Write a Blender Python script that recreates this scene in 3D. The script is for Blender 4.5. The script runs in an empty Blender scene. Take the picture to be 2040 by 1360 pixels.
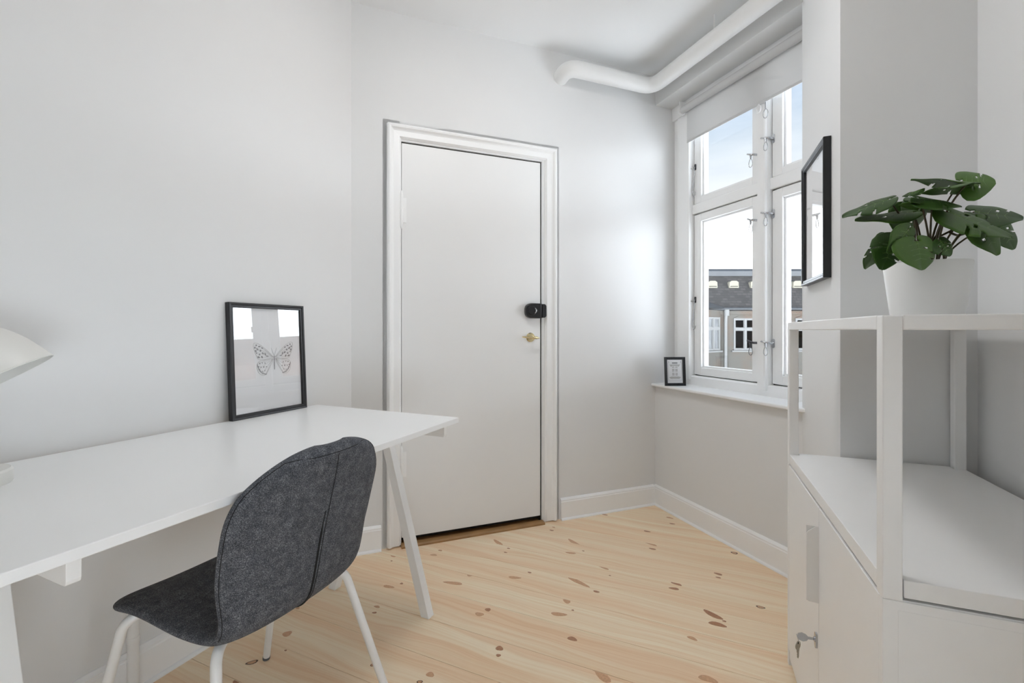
import bpy, bmesh, math, random
from mathutils import Vector, Matrix
random.seed(7)
S = bpy.context.scene
COL = S.collection
R = math.radians

# ------------------------------------------------------------------ camera
CH = 1.05                                   # lens height above the floor
F = 907.0                                   # focal length in pixels of the 2040 px frame
cd = bpy.data.cameras.new('camera'); cam = bpy.data.objects.new('camera', cd); COL.objects.link(cam)
cam.location = (0, 0, CH); cam.rotation_euler = (R(90), 0, 0)
cd.sensor_width = 36; cd.lens = 36 * F / 2040; cd.shift_y = -23 / 2040; cd.clip_start = 0.02; cd.clip_end = 400
S.camera = cam

# ------------------------------------------------------------------ sky
SKY = 11.8
LAMP = 26.5
w = bpy.data.worlds.new('world'); S.world = w; w.use_nodes = True
nt = w.node_tree; nt.nodes.clear()
N = nt.nodes.new
tc = N('ShaderNodeTexCoord'); sp = N('ShaderNodeSeparateXYZ'); rp = N('ShaderNodeValToRGB')
nz = N('ShaderNodeTexNoise'); mp = N('ShaderNodeMapping'); mx = N('ShaderNodeMix'); mx.data_type = 'RGBA'
rc = N('ShaderNodeValToRGB'); bg = N('ShaderNodeBackground'); wo = N('ShaderNodeOutputWorld')
nt.links.new(tc.outputs['Generated'], sp.inputs[0]); nt.links.new(sp.outputs['Z'], rp.inputs['Fac'])
e = rp.color_ramp.elements
e[0].position = 0.0; e[0].color = (.90, .97, 1.06, 1)
e[1].position = 1.0; e[1].color = (.040, .055, .080, 1)
for p, c in ((.12, (.90, .97, 1.06, 1)), (.19, (.38, .40, .43, 1)), (.26, (.086, .090, .096, 1)), (.34, (.066, .075, .085, 1)), (.42, (.047, .060, .078, 1))):
    q = e.new(p); q.color = c
mp.inputs['Scale'].default_value = (1.6, 1.6, 7)
nt.links.new(tc.outputs['Generated'], mp.inputs[0]); nt.links.new(mp.outputs[0], nz.inputs['Vector'])
nz.inputs['Scale'].default_value = 1.6; nz.inputs['Detail'].default_value = 5
nt.links.new(nz.outputs['Fac'], rc.inputs['Fac'])
rc.color_ramp.elements[0].position = .46; rc.color_ramp.elements[0].color = (0, 0, 0, 1)
rc.color_ramp.elements[1].position = .80; rc.color_ramp.elements[1].color = (.7, .7, .7, 1)
nt.links.new(rc.outputs[0], mx.inputs['Factor']); nt.links.new(rp.outputs[0], mx.inputs[6])
mx.inputs[7].default_value = (.10, .104, .11, 1)
nt.links.new(mx.outputs[2], bg.inputs['Color']); bg.inputs['Strength'].default_value = SKY
nt.links.new(bg.outputs[0], wo.inputs[0])

S.view_settings.view_transform = 'Standard'; S.view_settings.look = 'None'
S.view_settings.exposure = 0.0; S.view_settings.gamma = 1.0; S.view_settings.use_curve_mapping = False
S.cycles.max_bounces = 8; S.cycles.diffuse_bounces = 6; S.cycles.glossy_bounces = 3; S.cycles.adaptive_threshold = .025; S.cycles.transparent_max_bounces = 12

# ------------------------------------------------------------------ materials
def mat(name, col, rough=.5, metal=0.0, spec=.5, noise=None, bump=None, sheen=0):
    m = bpy.data.materials.new(name); m.use_nodes = True
    t = m.node_tree; b = t.nodes['Principled BSDF']
    b.inputs['Base Color'].default_value = (*col, 1); b.inputs['Roughness'].default_value = rough
    b.inputs['Metallic'].default_value = metal; b.inputs['Specular IOR Level'].default_value = spec
    if sheen: b.inputs['Sheen Weight'].default_value = sheen
    co = t.nodes.new('ShaderNodeTexCoord')
    if noise:
        sc, amt = noise
        n = t.nodes.new('ShaderNodeTexNoise'); n.inputs['Scale'].default_value = sc; n.inputs['Detail'].default_value = 1
        t.links.new(co.outputs['Object'], n.inputs['Vector'])
        x = t.nodes.new('ShaderNodeMix'); x.data_type = 'RGBA'
        x.inputs[6].default_value = (*[c * (1 - amt) for c in col], 1)
        x.inputs[7].default_value = (*[min(1, c * (1 + amt)) for c in col], 1)
        t.links.new(n.outputs['Fac'], x.inputs['Factor']); t.links.new(x.outputs[2], b.inputs['Base Color'])
    if bump:
        sc, st = bump
        n2 = t.nodes.new('ShaderNodeTexNoise'); n2.inputs['Scale'].default_value = sc; n2.inputs['Detail'].default_value = 3
        t.links.new(co.outputs['Object'], n2.inputs['Vector'])
        bp = t.nodes.new('ShaderNodeBump'); bp.inputs['Strength'].default_value = st; bp.inputs['Distance'].default_value = .002
        t.links.new(n2.outputs['Fac'], bp.inputs['Height']); t.links.new(bp.outputs[0], b.inputs['Normal'])
    return m

M = {}
M['wall'] = mat('wall_paint', (.79, .793, .792), .75, spec=.25, noise=(3, .012))
M['ceil'] = mat('ceiling_paint', (.872, .876, .876), .7, noise=(2, .01))
M['trim'] = mat('trim_gloss', (.925, .93, .93), .34, noise=(9, .012))
M['door'] = mat('door_paint', (.85, .852, .848), .42, noise=(4, .015))
M['desk'] = mat('desk_laminate', (.90, .905, .905), .33, noise=(6, .006))
M['steelwhite'] = mat('powder_coat', (.915, .915, .91), .36, noise=(30, .008))
M['tube'] = mat('tube_white', (.84, .84, .83), .35, noise=(30, .006))
M['pipe'] = mat('pipe_paint', (.82, .82, .81), .45, noise=(8, .015), bump=(40, .12))
M['black'] = mat('frame_black', (.010, .011, .013), .32, noise=(40, .2))
M['plastic'] = mat('lock_black', (.008, .008, .009), .3, noise=(60, .2))
M['brass'] = mat('brass', (.78, .66, .40), .22, 1.0, noise=(60, .08))
M['chrome'] = mat('chrome', (.55, .56, .58), .22, 1.0, noise=(80, .06))
M['iron'] = mat('dark_iron', (.10, .10, .11), .4, .9, noise=(80, .1))
M['keymetal'] = mat('key_metal', (.36, .33, .27), .38, 1.0, noise=(120, .1))
M['rubber'] = mat('rubber_grey', (.10, .11, .125), .6, noise=(60, .1))
M['paper'] = mat('paper', (.84, .84, .85), .8, noise=(20, .01))
M['ink'] = mat('print_ink', (.05, .05, .06), .8, noise=(200, .3))
M['greyink'] = mat('print_grey_ink', (.30, .30, .31), .8, noise=(200, .2))
M['paleink'] = mat('print_pale_ink', (.50, .49, .48), .8, noise=(200, .2))
M['dark'] = mat('shadow_gap', (.03, .026, .02), .9, noise=(30, .3))
M['oak'] = mat('threshold_oak', (.34, .19, .075), .5, noise=(14, .3), bump=(60, .3))
M['knot'] = mat('pine_knot', (.63, .36, .20), .4, noise=(160, .25))
M['knotdark'] = mat('pine_knot_dark', (.43, .21, .11), .4, noise=(160, .35))
M['knotedge'] = mat('pine_knot_edge', (.11, .06, .035), .5, noise=(160, .3))
M['pot'] = mat('pot_ceramic', (.92, .915, .90), .42, noise=(12, .01))
M['soil'] = mat('soil', (.03, .022, .015), .9, noise=(90, .5), bump=(120, .8))
M['stem'] = mat('plant_stem', (.075, .055, .022), .5, noise=(60, .4))
M['vein'] = mat('leaf_vein', (.11, .22, .035), .45, noise=(60, .2))
M['bulb'] = mat('bulb_glass', (.85, .85, .83), .2)
M['lampwhite'] = mat('lamp_lacquer', (.76, .755, .72), .4, noise=(20, .008))
M['cream'] = mat('vent_cream', (.27, .25, .195), .6, noise=(4, .05))
M['zinc'] = mat('zinc', (.085, .089, .094), .5, .3, noise=(2, .15))
M['facadewhite'] = mat('facade_white_paint', (.215, .215, .208), .5, noise=(4, .05))
M['facadepane'] = mat('far_window_pane', (.13, .135, .14), .3, noise=(2.5, .6))
M['asphalt'] = mat('courtyard', (.20, .20, .20), .9, noise=(.5, .2))
M['terracotta'] = mat('terracotta', (.42, .19, .09), .8, noise=(9, .2))
M['curtain'] = mat('curtain', (.12, .115, .105), .8, noise=(12, .15))

def leafmat():
    m = mat('leaf_green', (.02, .075, .016), .48, spec=.28)
    t = m.node_tree; b = t.nodes['Principled BSDF']
    oi = t.nodes.new('ShaderNodeObjectInfo'); co = t.nodes.new('ShaderNodeTexCoord')
    n = t.nodes.new('ShaderNodeTexNoise'); n.inputs['Scale'].default_value = 22; n.inputs['Detail'].default_value = 3
    t.links.new(co.outputs['Object'], n.inputs['Vector'])
    a = t.nodes.new('ShaderNodeMath'); a.operation = 'MULTIPLY_ADD'; a.inputs[1].default_value = .5
    t.links.new(oi.outputs['Random'], a.inputs[0])
    s2 = t.nodes.new('ShaderNodeMath'); s2.operation = 'MULTIPLY'; s2.inputs[1].default_value = .5
    t.links.new(n.outputs['Fac'], s2.inputs[0]); t.links.new(s2.outputs[0], a.inputs[2])
    r = t.nodes.new('ShaderNodeValToRGB'); t.links.new(a.outputs[0], r.inputs['Fac'])
    r.color_ramp.elements[0].position = .1; r.color_ramp.elements[0].color = (.019, .058, .009, 1)
    r.color_ramp.elements[1].position = .9; r.color_ramp.elements[1].color = (.078, .175, .022, 1)
    t.links.new(r.outputs[0], b.inputs['Base Color'])
    return m
M['leaf'] = leafmat()

def glassmat(name, tint=(1, 1, 1), ior=1.5, amt=1.0):
    m = bpy.data.materials.new(name); m.use_nodes = True; t = m.node_tree; t.nodes.clear()
    o = t.nodes.new('ShaderNodeOutputMaterial'); mixs = t.nodes.new('ShaderNodeMixShader')
    tr = t.nodes.new('ShaderNodeBsdfTransparent'); gl = t.nodes.new('ShaderNodeBsdfGlossy'); fr = t.nodes.new('ShaderNodeFresnel')
    tr.inputs[0].default_value = (*tint, 1); gl.inputs['Roughness'].default_value = .0; fr.inputs['IOR'].default_value = ior
    gl.inputs['Color'].default_value = (amt, amt, amt, 1)
    ge = t.nodes.new('ShaderNodeNewGeometry'); inv = t.nodes.new('ShaderNodeMath'); inv.operation = 'SUBTRACT'; inv.inputs[0].default_value = 1.0
    mu = t.nodes.new('ShaderNodeMath'); mu.operation = 'MULTIPLY'
    t.links.new(ge.outputs['Backfacing'], inv.inputs[1]); t.links.new(inv.outputs[0], mu.inputs[0]); t.links.new(fr.outputs[0], mu.inputs[1])
    t.links.new(mu.outputs[0], mixs.inputs[0]); t.links.new(tr.outputs[0], mixs.inputs[1]); t.links.new(gl.outputs[0], mixs.inputs[2])
    t.links.new(mixs.outputs[0], o.inputs[0])
    return m
M['pane'] = glassmat('window_glass', (.97, .975, .97))
M['picglass'] = glassmat('picture_glass', (.98, .98, .98), 1.75)

def blindmat():
    m = mat('blind_fabric', (.80, .80, .80), .8, bump=(900, .15))
    t = m.node_tree; b = t.nodes['Principled BSDF']; o = t.nodes['Material Output']
    tl = t.nodes.new('ShaderNodeBsdfTranslucent'); tl.inputs[0].default_value = (.62, .62, .61, 1)
    x = t.nodes.new('ShaderNodeMixShader'); x.inputs[0].default_value = .30
    t.links.new(b.outputs[0], x.inputs[1]); t.links.new(tl.outputs[0], x.inputs[2]); t.links.new(x.outputs[0], o.inputs[0])
    return m
M['blind'] = blindmat()

def fabricmat():
    m = bpy.data.materials.new('chair_fabric'); m.use_nodes = True; t = m.node_tree; b = t.nodes['Principled BSDF']
    co = t.nodes.new('ShaderNodeTexCoord'); mp_ = t.nodes.new('ShaderNodeMapping'); mp_.inputs['Scale'].default_value = (1.0, 1.0, 1.0)
    t.links.new(co.outputs['Object'], mp_.inputs[0])
    n = t.nodes.new('ShaderNodeTexNoise'); n.inputs['Scale'].default_value = 520; n.inputs['Detail'].default_value = 3; n.inputs['Roughness'].default_value = .8
    n3 = t.nodes.new('ShaderNodeTexNoise'); n3.inputs['Scale'].default_value = 60; n3.inputs['Detail'].default_value = 3
    t.links.new(mp_.outputs[0], n.inputs['Vector']); t.links.new(mp_.outputs[0], n3.inputs['Vector'])
    ad = t.nodes.new('ShaderNodeMath'); ad.operation = 'MULTIPLY_ADD'; ad.inputs[1].default_value = .22
    t.links.new(n3.outputs['Fac'], ad.inputs[0]); t.links.new(n.outputs['Fac'], ad.inputs[2])
    r = t.nodes.new('ShaderNodeValToRGB'); t.links.new(ad.outputs[0], r.inputs['Fac'])
    r.color_ramp.elements[0].position = .42; r.color_ramp.elements[0].color = (.026, .028, .032, 1)
    r.color_ramp.elements[1].position = .84; r.color_ramp.elements[1].color = (.36, .37, .40, 1)
    q = r.color_ramp.elements.new(.63); q.color = (.095, .101, .116, 1)
    t.links.new(r.outputs[0], b.inputs['Base Color']); b.inputs['Roughness'].default_value = .95
    b.inputs['Specular IOR Level'].default_value = .15
    bp = t.nodes.new('ShaderNodeBump'); bp.inputs['Strength'].default_value = .55; bp.inputs['Distance'].default_value = .0012
    t.links.new(n.outputs['Fac'], bp.inputs['Height']); t.links.new(bp.outputs[0], b.inputs['Normal'])
    return m
M['fabric'] = fabricmat()
M['seam'] = mat('chair_seam', (.010, .010, .011), .9, noise=(200, .3))

def pinemat():
    m = bpy.data.materials.new('pine_plank'); m.use_nodes = True; t = m.node_tree; b = t.nodes['Principled BSDF']
    L = t.links.new; Nn = t.nodes.new
    co = Nn('ShaderNodeTexCoord'); oi = Nn('ShaderNodeObjectInfo')
    off = Nn('ShaderNodeCombineXYZ'); mul = Nn('ShaderNodeMath'); mul.operation = 'MULTIPLY'; mul.inputs[1].default_value = 37
    L(oi.outputs['Random'], mul.inputs[0]); L(mul.outputs[0], off.inputs[0]); L(mul.outputs[0], off.inputs[2])
    add = Nn('ShaderNodeVectorMath'); add.operation = 'ADD'; L(co.outputs['Object'], add.inputs[0]); L(off.outputs[0], add.inputs[1])
    # slow waviness of the grain
    mpw = Nn('ShaderNodeMapping'); mpw.inputs['Scale'].default_value = (1.6, 5, 1); L(add.outputs[0], mpw.inputs[0])
    nw = Nn('ShaderNodeTexNoise'); nw.inputs['Scale'].default_value = 1.0; nw.inputs['Detail'].default_value = 2; L(mpw.outputs[0], nw.inputs['Vector'])
    sw = Nn('ShaderNodeMath'); sw.operation = 'MULTIPLY_ADD'; sw.inputs[1].default_value = .10
    sep = Nn('ShaderNodeSeparateXYZ'); L(add.outputs[0], sep.inputs[0])
    L(nw.outputs['Fac'], sw.inputs[0]); L(sep.outputs['Y'], sw.inputs[2])
    cb = Nn('ShaderNodeCombineXYZ'); L(sep.outputs['X'], cb.inputs[0]); L(sw.outputs[0], cb.inputs[1]); L(sep.outputs['Z'], cb.inputs[2])
    def band(sx, sy, det, lo, hi):
        mm = Nn('ShaderNodeMapping'); mm.inputs['Scale'].default_value = (sx, sy, 1); L(cb.outputs[0], mm.inputs[0])
        nn = Nn('ShaderNodeTexNoise'); nn.inputs['Scale'].default_value = 1; nn.inputs['Detail'].default_value = det; L(mm.outputs[0], nn.inputs['Vector'])
        rr = Nn('ShaderNodeMapRange'); rr.inputs['From Min'].default_value = lo; rr.inputs['From Max'].default_value = hi; L(nn.outputs['Fac'], rr.inputs['Value'])
        return rr.outputs[0]
    broad = band(.55, 16, 3, .36, .64)
    fine = band(1.6, 130, 3, .42, .66)
    ultra = band(6, 420, 2, .3, .7)
    c1 = Nn('ShaderNodeMix'); c1.data_type = 'RGBA'; c1.inputs[6].default_value = (.985, .86, .665, 1); c1.inputs[7].default_value = (.93, .69, .475, 1)
    bsc = Nn('ShaderNodeMath'); bsc.operation = 'MULTIPLY'; bsc.inputs[1].default_value = .85; L(broad, bsc.inputs[0]); L(bsc.outputs[0], c1.inputs['Factor'])
    c2 = Nn('ShaderNodeMix'); c2.data_type = 'RGBA'; c2.blend_type = 'MULTIPLY'; c2.inputs[7].default_value = (.87, .72, .55, 1)
    fm = Nn('ShaderNodeMath'); fm.operation = 'MULTIPLY'; fm.inputs[1].default_value = .44; L(fine, fm.inputs[0]); L(fm.outputs[0], c2.inputs['Factor']); L(c1.outputs[2], c2.inputs[6])
    c3 = Nn('ShaderNodeMix'); c3.data_type = 'RGBA'; c3.blend_type = 'MULTIPLY'; c3.inputs[7].default_value = (.86, .78, .68, 1)
    um = Nn('ShaderNodeMath'); um.operation = 'MULTIPLY'; um.inputs[1].default_value = .24; L(ultra, um.inputs[0]); L(um.outputs[0], c3.inputs['Factor']); L(c2.outputs[2], c3.inputs[6])
    tint = Nn('ShaderNodeValToRGB'); L(oi.outputs['Random'], tint.inputs['Fac'])
    tint.color_ramp.elements[0].color = (.965, .945, .915, 1); tint.color_ramp.elements[1].color = (1.0, 1.0, .98, 1)
    c4 = Nn('ShaderNodeMix'); c4.data_type = 'RGBA'; c4.blend_type = 'MULTIPLY'; c4.inputs['Factor'].default_value = 1
    L(c3.outputs[2], c4.inputs[6]); L(tint.outputs[0], c4.inputs[7])
    L(c4.outputs[2], b.inputs['Base Color']); b.inputs['Roughness'].default_value = .42
    b.inputs['Specular IOR Level'].default_value = .4
    bp = Nn('ShaderNodeBump'); bp.inputs['Strength'].default_value = .12; bp.inputs['Distance'].default_value = .001
    L(fine, bp.inputs['Height']); L(bp.outputs[0], b.inputs['Normal'])
    return m
M['pine'] = pinemat()

def brickmat(name, ca, cb_, mortar, sc, plaster=None, plo=.45, phi=.6):
    m = bpy.data.materials.new(name); m.use_nodes = True; t = m.node_tree; b = t.nodes['Principled BSDF']; L = t.links.new
    co = t.nodes.new('ShaderNodeTexCoord'); mp_ = t.nodes.new('ShaderNodeMapping'); mp_.inputs['Rotation'].default_value = (R(90), 0, 0)
    L(co.outputs['Object'], mp_.inputs[0])
    br = t.nodes.new('ShaderNodeTexBrick'); br.inputs['Scale'].default_value = sc
    br.inputs['Color1'].default_value = (*ca, 1); br.inputs['Color2'].default_value = (*cb_, 1); br.inputs['Mortar'].default_value = (*mortar, 1)
    br.inputs['Mortar Size'].default_value = .03
    L(mp_.outputs[0], br.inputs['Vector'])
    out = br.outputs['Color']
    if plaster:
        n = t.nodes.new('ShaderNodeTexNoise'); n.inputs['Scale'].default_value = .55; n.inputs['Detail'].default_value = 6; L(co.outputs['Object'], n.inputs['Vector'])
        r = t.nodes.new('ShaderNodeMapRange'); r.inputs['From Min'].default_value = plo; r.inputs['From Max'].default_value = phi; L(n.outputs['Fac'], r.inputs['Value'])
        x = t.nodes.new('ShaderNodeMix'); x.data_type = 'RGBA'; L(r.outputs[0], x.inputs['Factor']); L(out, x.inputs[6]); x.inputs[7].default_value = (*plaster, 1)
        out = x.outputs[2]
    L(out, b.inputs['Base Color']); b.inputs['Roughness'].default_value = .9
    return m
M['facade'] = brickmat('facade_brick', (.130, .078, .056), (.14, .108, .08), (.145, .13, .11), 3.2, (.122, .115, .10), .38, .56)
M['slate'] = brickmat('roof_slate', (.034, .031, .030), (.066, .060, .057), (.030, .029, .028), 1.7)
M['redbrick'] = brickmat('red_brick', (.20, .085, .05), (.24, .12, .07), (.2, .16, .13), 2.2)

# ------------------------------------------------------------------ mesh building
class MB:
    def __init__(s): s.v = []; s.f = []
    def add(s, vs, fs):
        o = len(s.v); s.v += [tuple(p) for p in vs]; s.f += [tuple(i + o for i in f) for f in fs]; return s
    def box(s, x0, x1, y0, y1, z0, z1):
        return s.add([(x0, y0, z0), (x1, y0, z0), (x1, y1, z0), (x0, y1, z0), (x0, y0, z1), (x1, y0, z1), (x1, y1, z1), (x0, y1, z1)],
                     [(0, 3, 2, 1), (4, 5, 6, 7), (0, 1, 5, 4), (1, 2, 6, 5), (2, 3, 7, 6), (3, 0, 4, 7)])
    def prism(s, poly, ax, a, b):
        """closed polygon in the two other axes, extruded along axis ax from a to b"""
        n = len(poly)
        def P(p, t):
            if ax == 2: return (p[0], p[1], t)
            if ax == 0: return (t, p[0], p[1])
            return (p[0], t, p[1])
        vs = [P(p, a) for p in poly] + [P(p, b) for p in poly]
        fs = [tuple(range(n))[::-1], tuple(range(n, 2 * n))] + [(i, (i + 1) % n, n + (i + 1) % n, n + i) for i in range(n)]
        return s.add(vs, fs)
    def bar(s, p, q, w, h, up=(0, 0, 1)):
        p, q = Vector(p), Vector(q); d = (q - p).normalized(); u = Vector(up); x = d.cross(u).normalized(); u = x.cross(d)
        vs = [c + x * (sx * w / 2) + u * (sy * h / 2) for c in (p, q) for sx, sy in ((-1, -1), (1, -1), (1, 1), (-1, 1))]
        return s.add(vs, [(0, 3, 2, 1), (4, 5, 6, 7), (0, 1, 5, 4), (1, 2, 6, 5), (2, 3, 7, 6), (3, 0, 4, 7)])
    def hexa(s, bot, top):
        return s.add(list(bot) + list(top), [(0, 3, 2, 1), (4, 5, 6, 7), (0, 1, 5, 4), (1, 2, 6, 5), (2, 3, 7, 6), (3, 0, 4, 7)])
    def tube(s, pts, r, n=12, closed=False, cap=True):
        pts = [Vector(p) for p in pts]; m = len(pts); rs = r if isinstance(r, (list, tuple)) else [r] * m
        rings = []; prev = None
        for i, p in enumerate(pts):
            if closed: d = pts[(i + 1) % m] - pts[i - 1]
            else: d = pts[min(i + 1, m - 1)] - pts[max(i - 1, 0)]
            d.normalize()
            if prev is None:
                a = Vector((0, 0, 1)) if abs(d.z) < .9 else Vector((1, 0, 0)); x = d.cross(a).normalized()
            else:
                x = (prev - d * prev.dot(d)).normalized()
            prev = x; y = d.cross(x)
            rings.append([p + (x * math.cos(2 * math.pi * k / n) + y * math.sin(2 * math.pi * k / n)) * rs[i] for k in range(n)])
        vs = [q for rg in rings for q in rg]; fs = []
        for i in range(m if closed else m - 1):
            j = (i + 1) % m
            for k in range(n): fs.append((i * n + k, i * n + (k + 1) % n, j * n + (k + 1) % n, j * n + k))
        if not closed and cap: fs += [tuple(range(n))[::-1], tuple((m - 1) * n + k for k in range(n))]
        return s.add(vs, fs)
    def lathe(s, prof, c=(0, 0, 0), axis=(0, 0, 1), n=32):
        """prof: list of (radius, distance along axis)"""
        c = Vector(c); ax = Vector(axis).normalized(); a = Vector((0, 0, 1)) if abs(ax.z) < .9 else Vector((1, 0, 0))
        x = ax.cross(a).normalized(); y = ax.cross(x)
        m = len(prof)
        vs = [c + ax * t + (x * math.cos(2 * math.pi * k / n) + y * math.sin(2 * math.pi * k / n)) * r for r, t in prof for k in range(n)]
        fs = [(i * n + k, i * n + (k + 1) % n, (i + 1) * n + (k + 1) % n, (i + 1) * n + k) for i in range(m - 1) for k in range(n)]
        if prof[0][0] > 1e-6: fs.append(tuple(range(n))[::-1])
        if prof[-1][0] > 1e-6: fs.append(tuple((m - 1) * n + k for k in range(n)))
        return s.add(vs, fs)
    def build(s, name, m, parent=None, smooth=None, bevel=None, seg=2):
        me = bpy.data.meshes.new(name); me.from_pydata(s.v, [], s.f); me.validate(); me.update()
        bm = bmesh.new(); bm.from_mesh(me); bmesh.ops.remove_doubles(bm, verts=bm.verts, dist=1e-6)
        bmesh.ops.recalc_face_normals(bm, faces=bm.faces); bm.to_mesh(me); bm.free()
        me.materials.append(M[m])
        o = bpy.data.objects.new(name, me); COL.objects.link(o)
        if parent is not None: o.parent = parent
        if smooth:
            me.polygons.foreach_set('use_smooth', [True] * len(me.polygons))
            try: me.set_sharp_from_angle(angle=R(smooth))
            except Exception: pass
        if bevel:
            b = o.modifiers.new('bevel', 'BEVEL'); b.width = bevel; b.segments = seg; b.limit_method = 'ANGLE'; b.angle_limit = R(40)
        return o

def tag(o, label, cat=None, group=None, kind=None):
    o['label'] = label
    if cat: o['category'] = cat
    if group: o['group'] = group
    if kind: o['kind'] = kind
    return o
def empty(name, loc=(0, 0, 0), rz=0, parent=None):
    o = bpy.data.objects.new(name, None); COL.objects.link(o); o.location = loc; o.rotation_euler = (0, 0, rz)
    o.empty_display_size = .05
    if parent is not None: o.parent = parent
    return o
def put(o, loc, rz):
    o.location = loc; o.rotation_euler = (0, 0, rz); return o
def arc(c, a, b, r, a0, a1, n):
    c, a, b = Vector(c), Vector(a), Vector(b)
    return [c + (a * math.cos(t) + b * math.sin(t)) * r for t in [a0 + (a1 - a0) * i / n for i in range(n + 1)]]
def fillet(pts, r, n=6):
    pts = [Vector(p) for p in pts]; out = [pts[0]]
    for i in range(1, len(pts) - 1):
        p, a, b = pts[i], pts[i - 1], pts[i + 1]
        da, db = (a - p).normalized(), (b - p).normalized(); ang = da.angle(db)
        t = min(r / math.tan(ang / 2), (a - p).length * .49, (b - p).length * .49)
        s0, s1 = p + da * t, p + db * t
        for k in range(n + 1):
            u = k / n; out.append(s0 * (1 - u) ** 2 + p * 2 * u * (1 - u) + s1 * u * u)
    out.append(pts[-1]); return out
def catmull(P, n):
    out = []
    for i in range(len(P) - 1):
        a, b, c, d = P[max(i - 1, 0)], P[i], P[i + 1], P[min(i + 2, len(P) - 1)]
        for k in range(n):
            t = k / n
            out.append(tuple(.5 * ((2 * b[j]) + (-a[j] + c[j]) * t + (2 * a[j] - 5 * b[j] + 4 * c[j] - d[j]) * t * t + (-a[j] + 3 * b[j] - 3 * c[j] + d[j]) * t ** 3) for j in range(len(b))))
    out.append(P[-1]); return out
def at(x, y, z):
    """a point at real depth z (m) in front of the lens plane"""
    return Vector(((x - 1020) / F * z, z, CH + (657 - y) / F * z))

# ------------------------------------------------------------------ the plan of the room
AL, AR, AD = R(24.0), R(21.9), R(21.2)
def fr(ang):                                   # frame whose x axis heads ang right of the view direction
    return math.pi / 2 - ang
RZL, RZR = fr(AL), fr(AR)                      # left wall frame (x along wall, y outward), right frame (y = towards left)
Lc = Vector((-.752, 2.131, 0)); RZD = AD       # corner of left and door wall; door wall frame x along wall, y outward
DWL = 1.738                                    # door wall length
Oc = Lc + Vector((math.cos(AD), math.sin(AD), 0)) * DWL
RZW = AD - math.pi / 2                         # window wall frame: x towards the camera, y outward
HC = 2.585                                     # ceiling
DL = 1.5537                                    # left wall plane in its frame
BR_, BCOL = .736, .4138                        # right wall and column face distances to the right
SRET, SCOL = 1.673, 2.2
ABACK = -1.7
def toW(rz, x, y): return Vector((x * math.cos(rz) - y * math.sin(rz), x * math.sin(rz) + y * math.cos(rz), 0))
xL = Lc.x * math.cos(RZL) + Lc.y * math.sin(RZL)        # corner coordinate along the left wall

# floor ------------------------------------------------------------
PA = R(-24.3)
pdx, pdn = Vector((math.cos(PA), math.sin(PA), 0)), Vector((-math.sin(PA), math.cos(PA), 0))
uvec = Vector((math.sin(AD), -math.cos(AD), 0)); cvec = Vector((math.cos(AD), math.sin(AD), 0))
room = [Lc, Oc, Oc + uvec * 1.42, toW(RZR, ABACK, -BR_), toW(RZL, ABACK, DL)]
fb = MB(); fb.prism([(p.x, p.y) for p in [Lc + Vector((-.05, .05, 0)), Oc + Vector((.05, .05, 0)), room[2] + Vector((.1, 0, 0)), room[3] + Vector((.1, -.1, 0)), room[4] + Vector((-.1, -.1, 0))]], 2, -.12, -.022)
floor = fb.build('floor', 'dark'); tag(floor, 'pale knotty pine plank floor running across the whole room', 'floor', kind='structure')

def clip(poly, n, d, keep):
    out = []
    for i in range(len(poly)):
        a, b = poly[i], poly[(i + 1) % len(poly)]
        sa, sb = (a.dot(n) - d) * keep, (b.dot(n) - d) * keep
        if sa >= 0: out.append(a)
        if sa * sb < 0: out.append(a + (b - a) * (sa / (sa - sb)))
    return out
seams = [2.165, 2.005, 1.862, 1.705, 1.552, 1.385, 1.222, 1.062, .905]
edges = [seams[0] + .158 * k for k in range(6, 0, -1)] + seams + [seams[-1] - .158 * k for k in range(1, 18)]
planks = []
for hi, lo in zip(edges[:-1], edges[1:]):
    p = clip(clip(room, pdn, hi - .0005, -1), pdn, lo + .0005, 1)
    if len(p) < 3: continue
    mid = (hi + lo) / 2
    org = pdn * mid
    m = MB()
    loc = [((q - org).dot(pdx), (q - org).dot(pdn)) for q in p]
    n = len(loc)
    def sh(pt, k): return (pt[0], pt[1] * k)
    k = 1 - .0006 / ((hi - lo) / 2)
    vs = [(*q, -.022) for q in loc] + [(*q, -.0006) for q in loc] + [(*sh(q, k), 0) for q in loc]
    fs = [tuple(range(n))[::-1], tuple(range(2 * n, 3 * n))] + [(i, (i + 1) % n, n + (i + 1) % n, n + i) for i in range(n)] + [(n + i, n + (i + 1) % n, 2 * n + (i + 1) % n, 2 * n + i) for i in range(n)]
    m.add(vs, fs)
    o = m.build('plank', 'pine', floor); o.location = org; o.rotation_euler = (0, 0, PA)
    planks.append((hi, lo, o, org))
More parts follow.
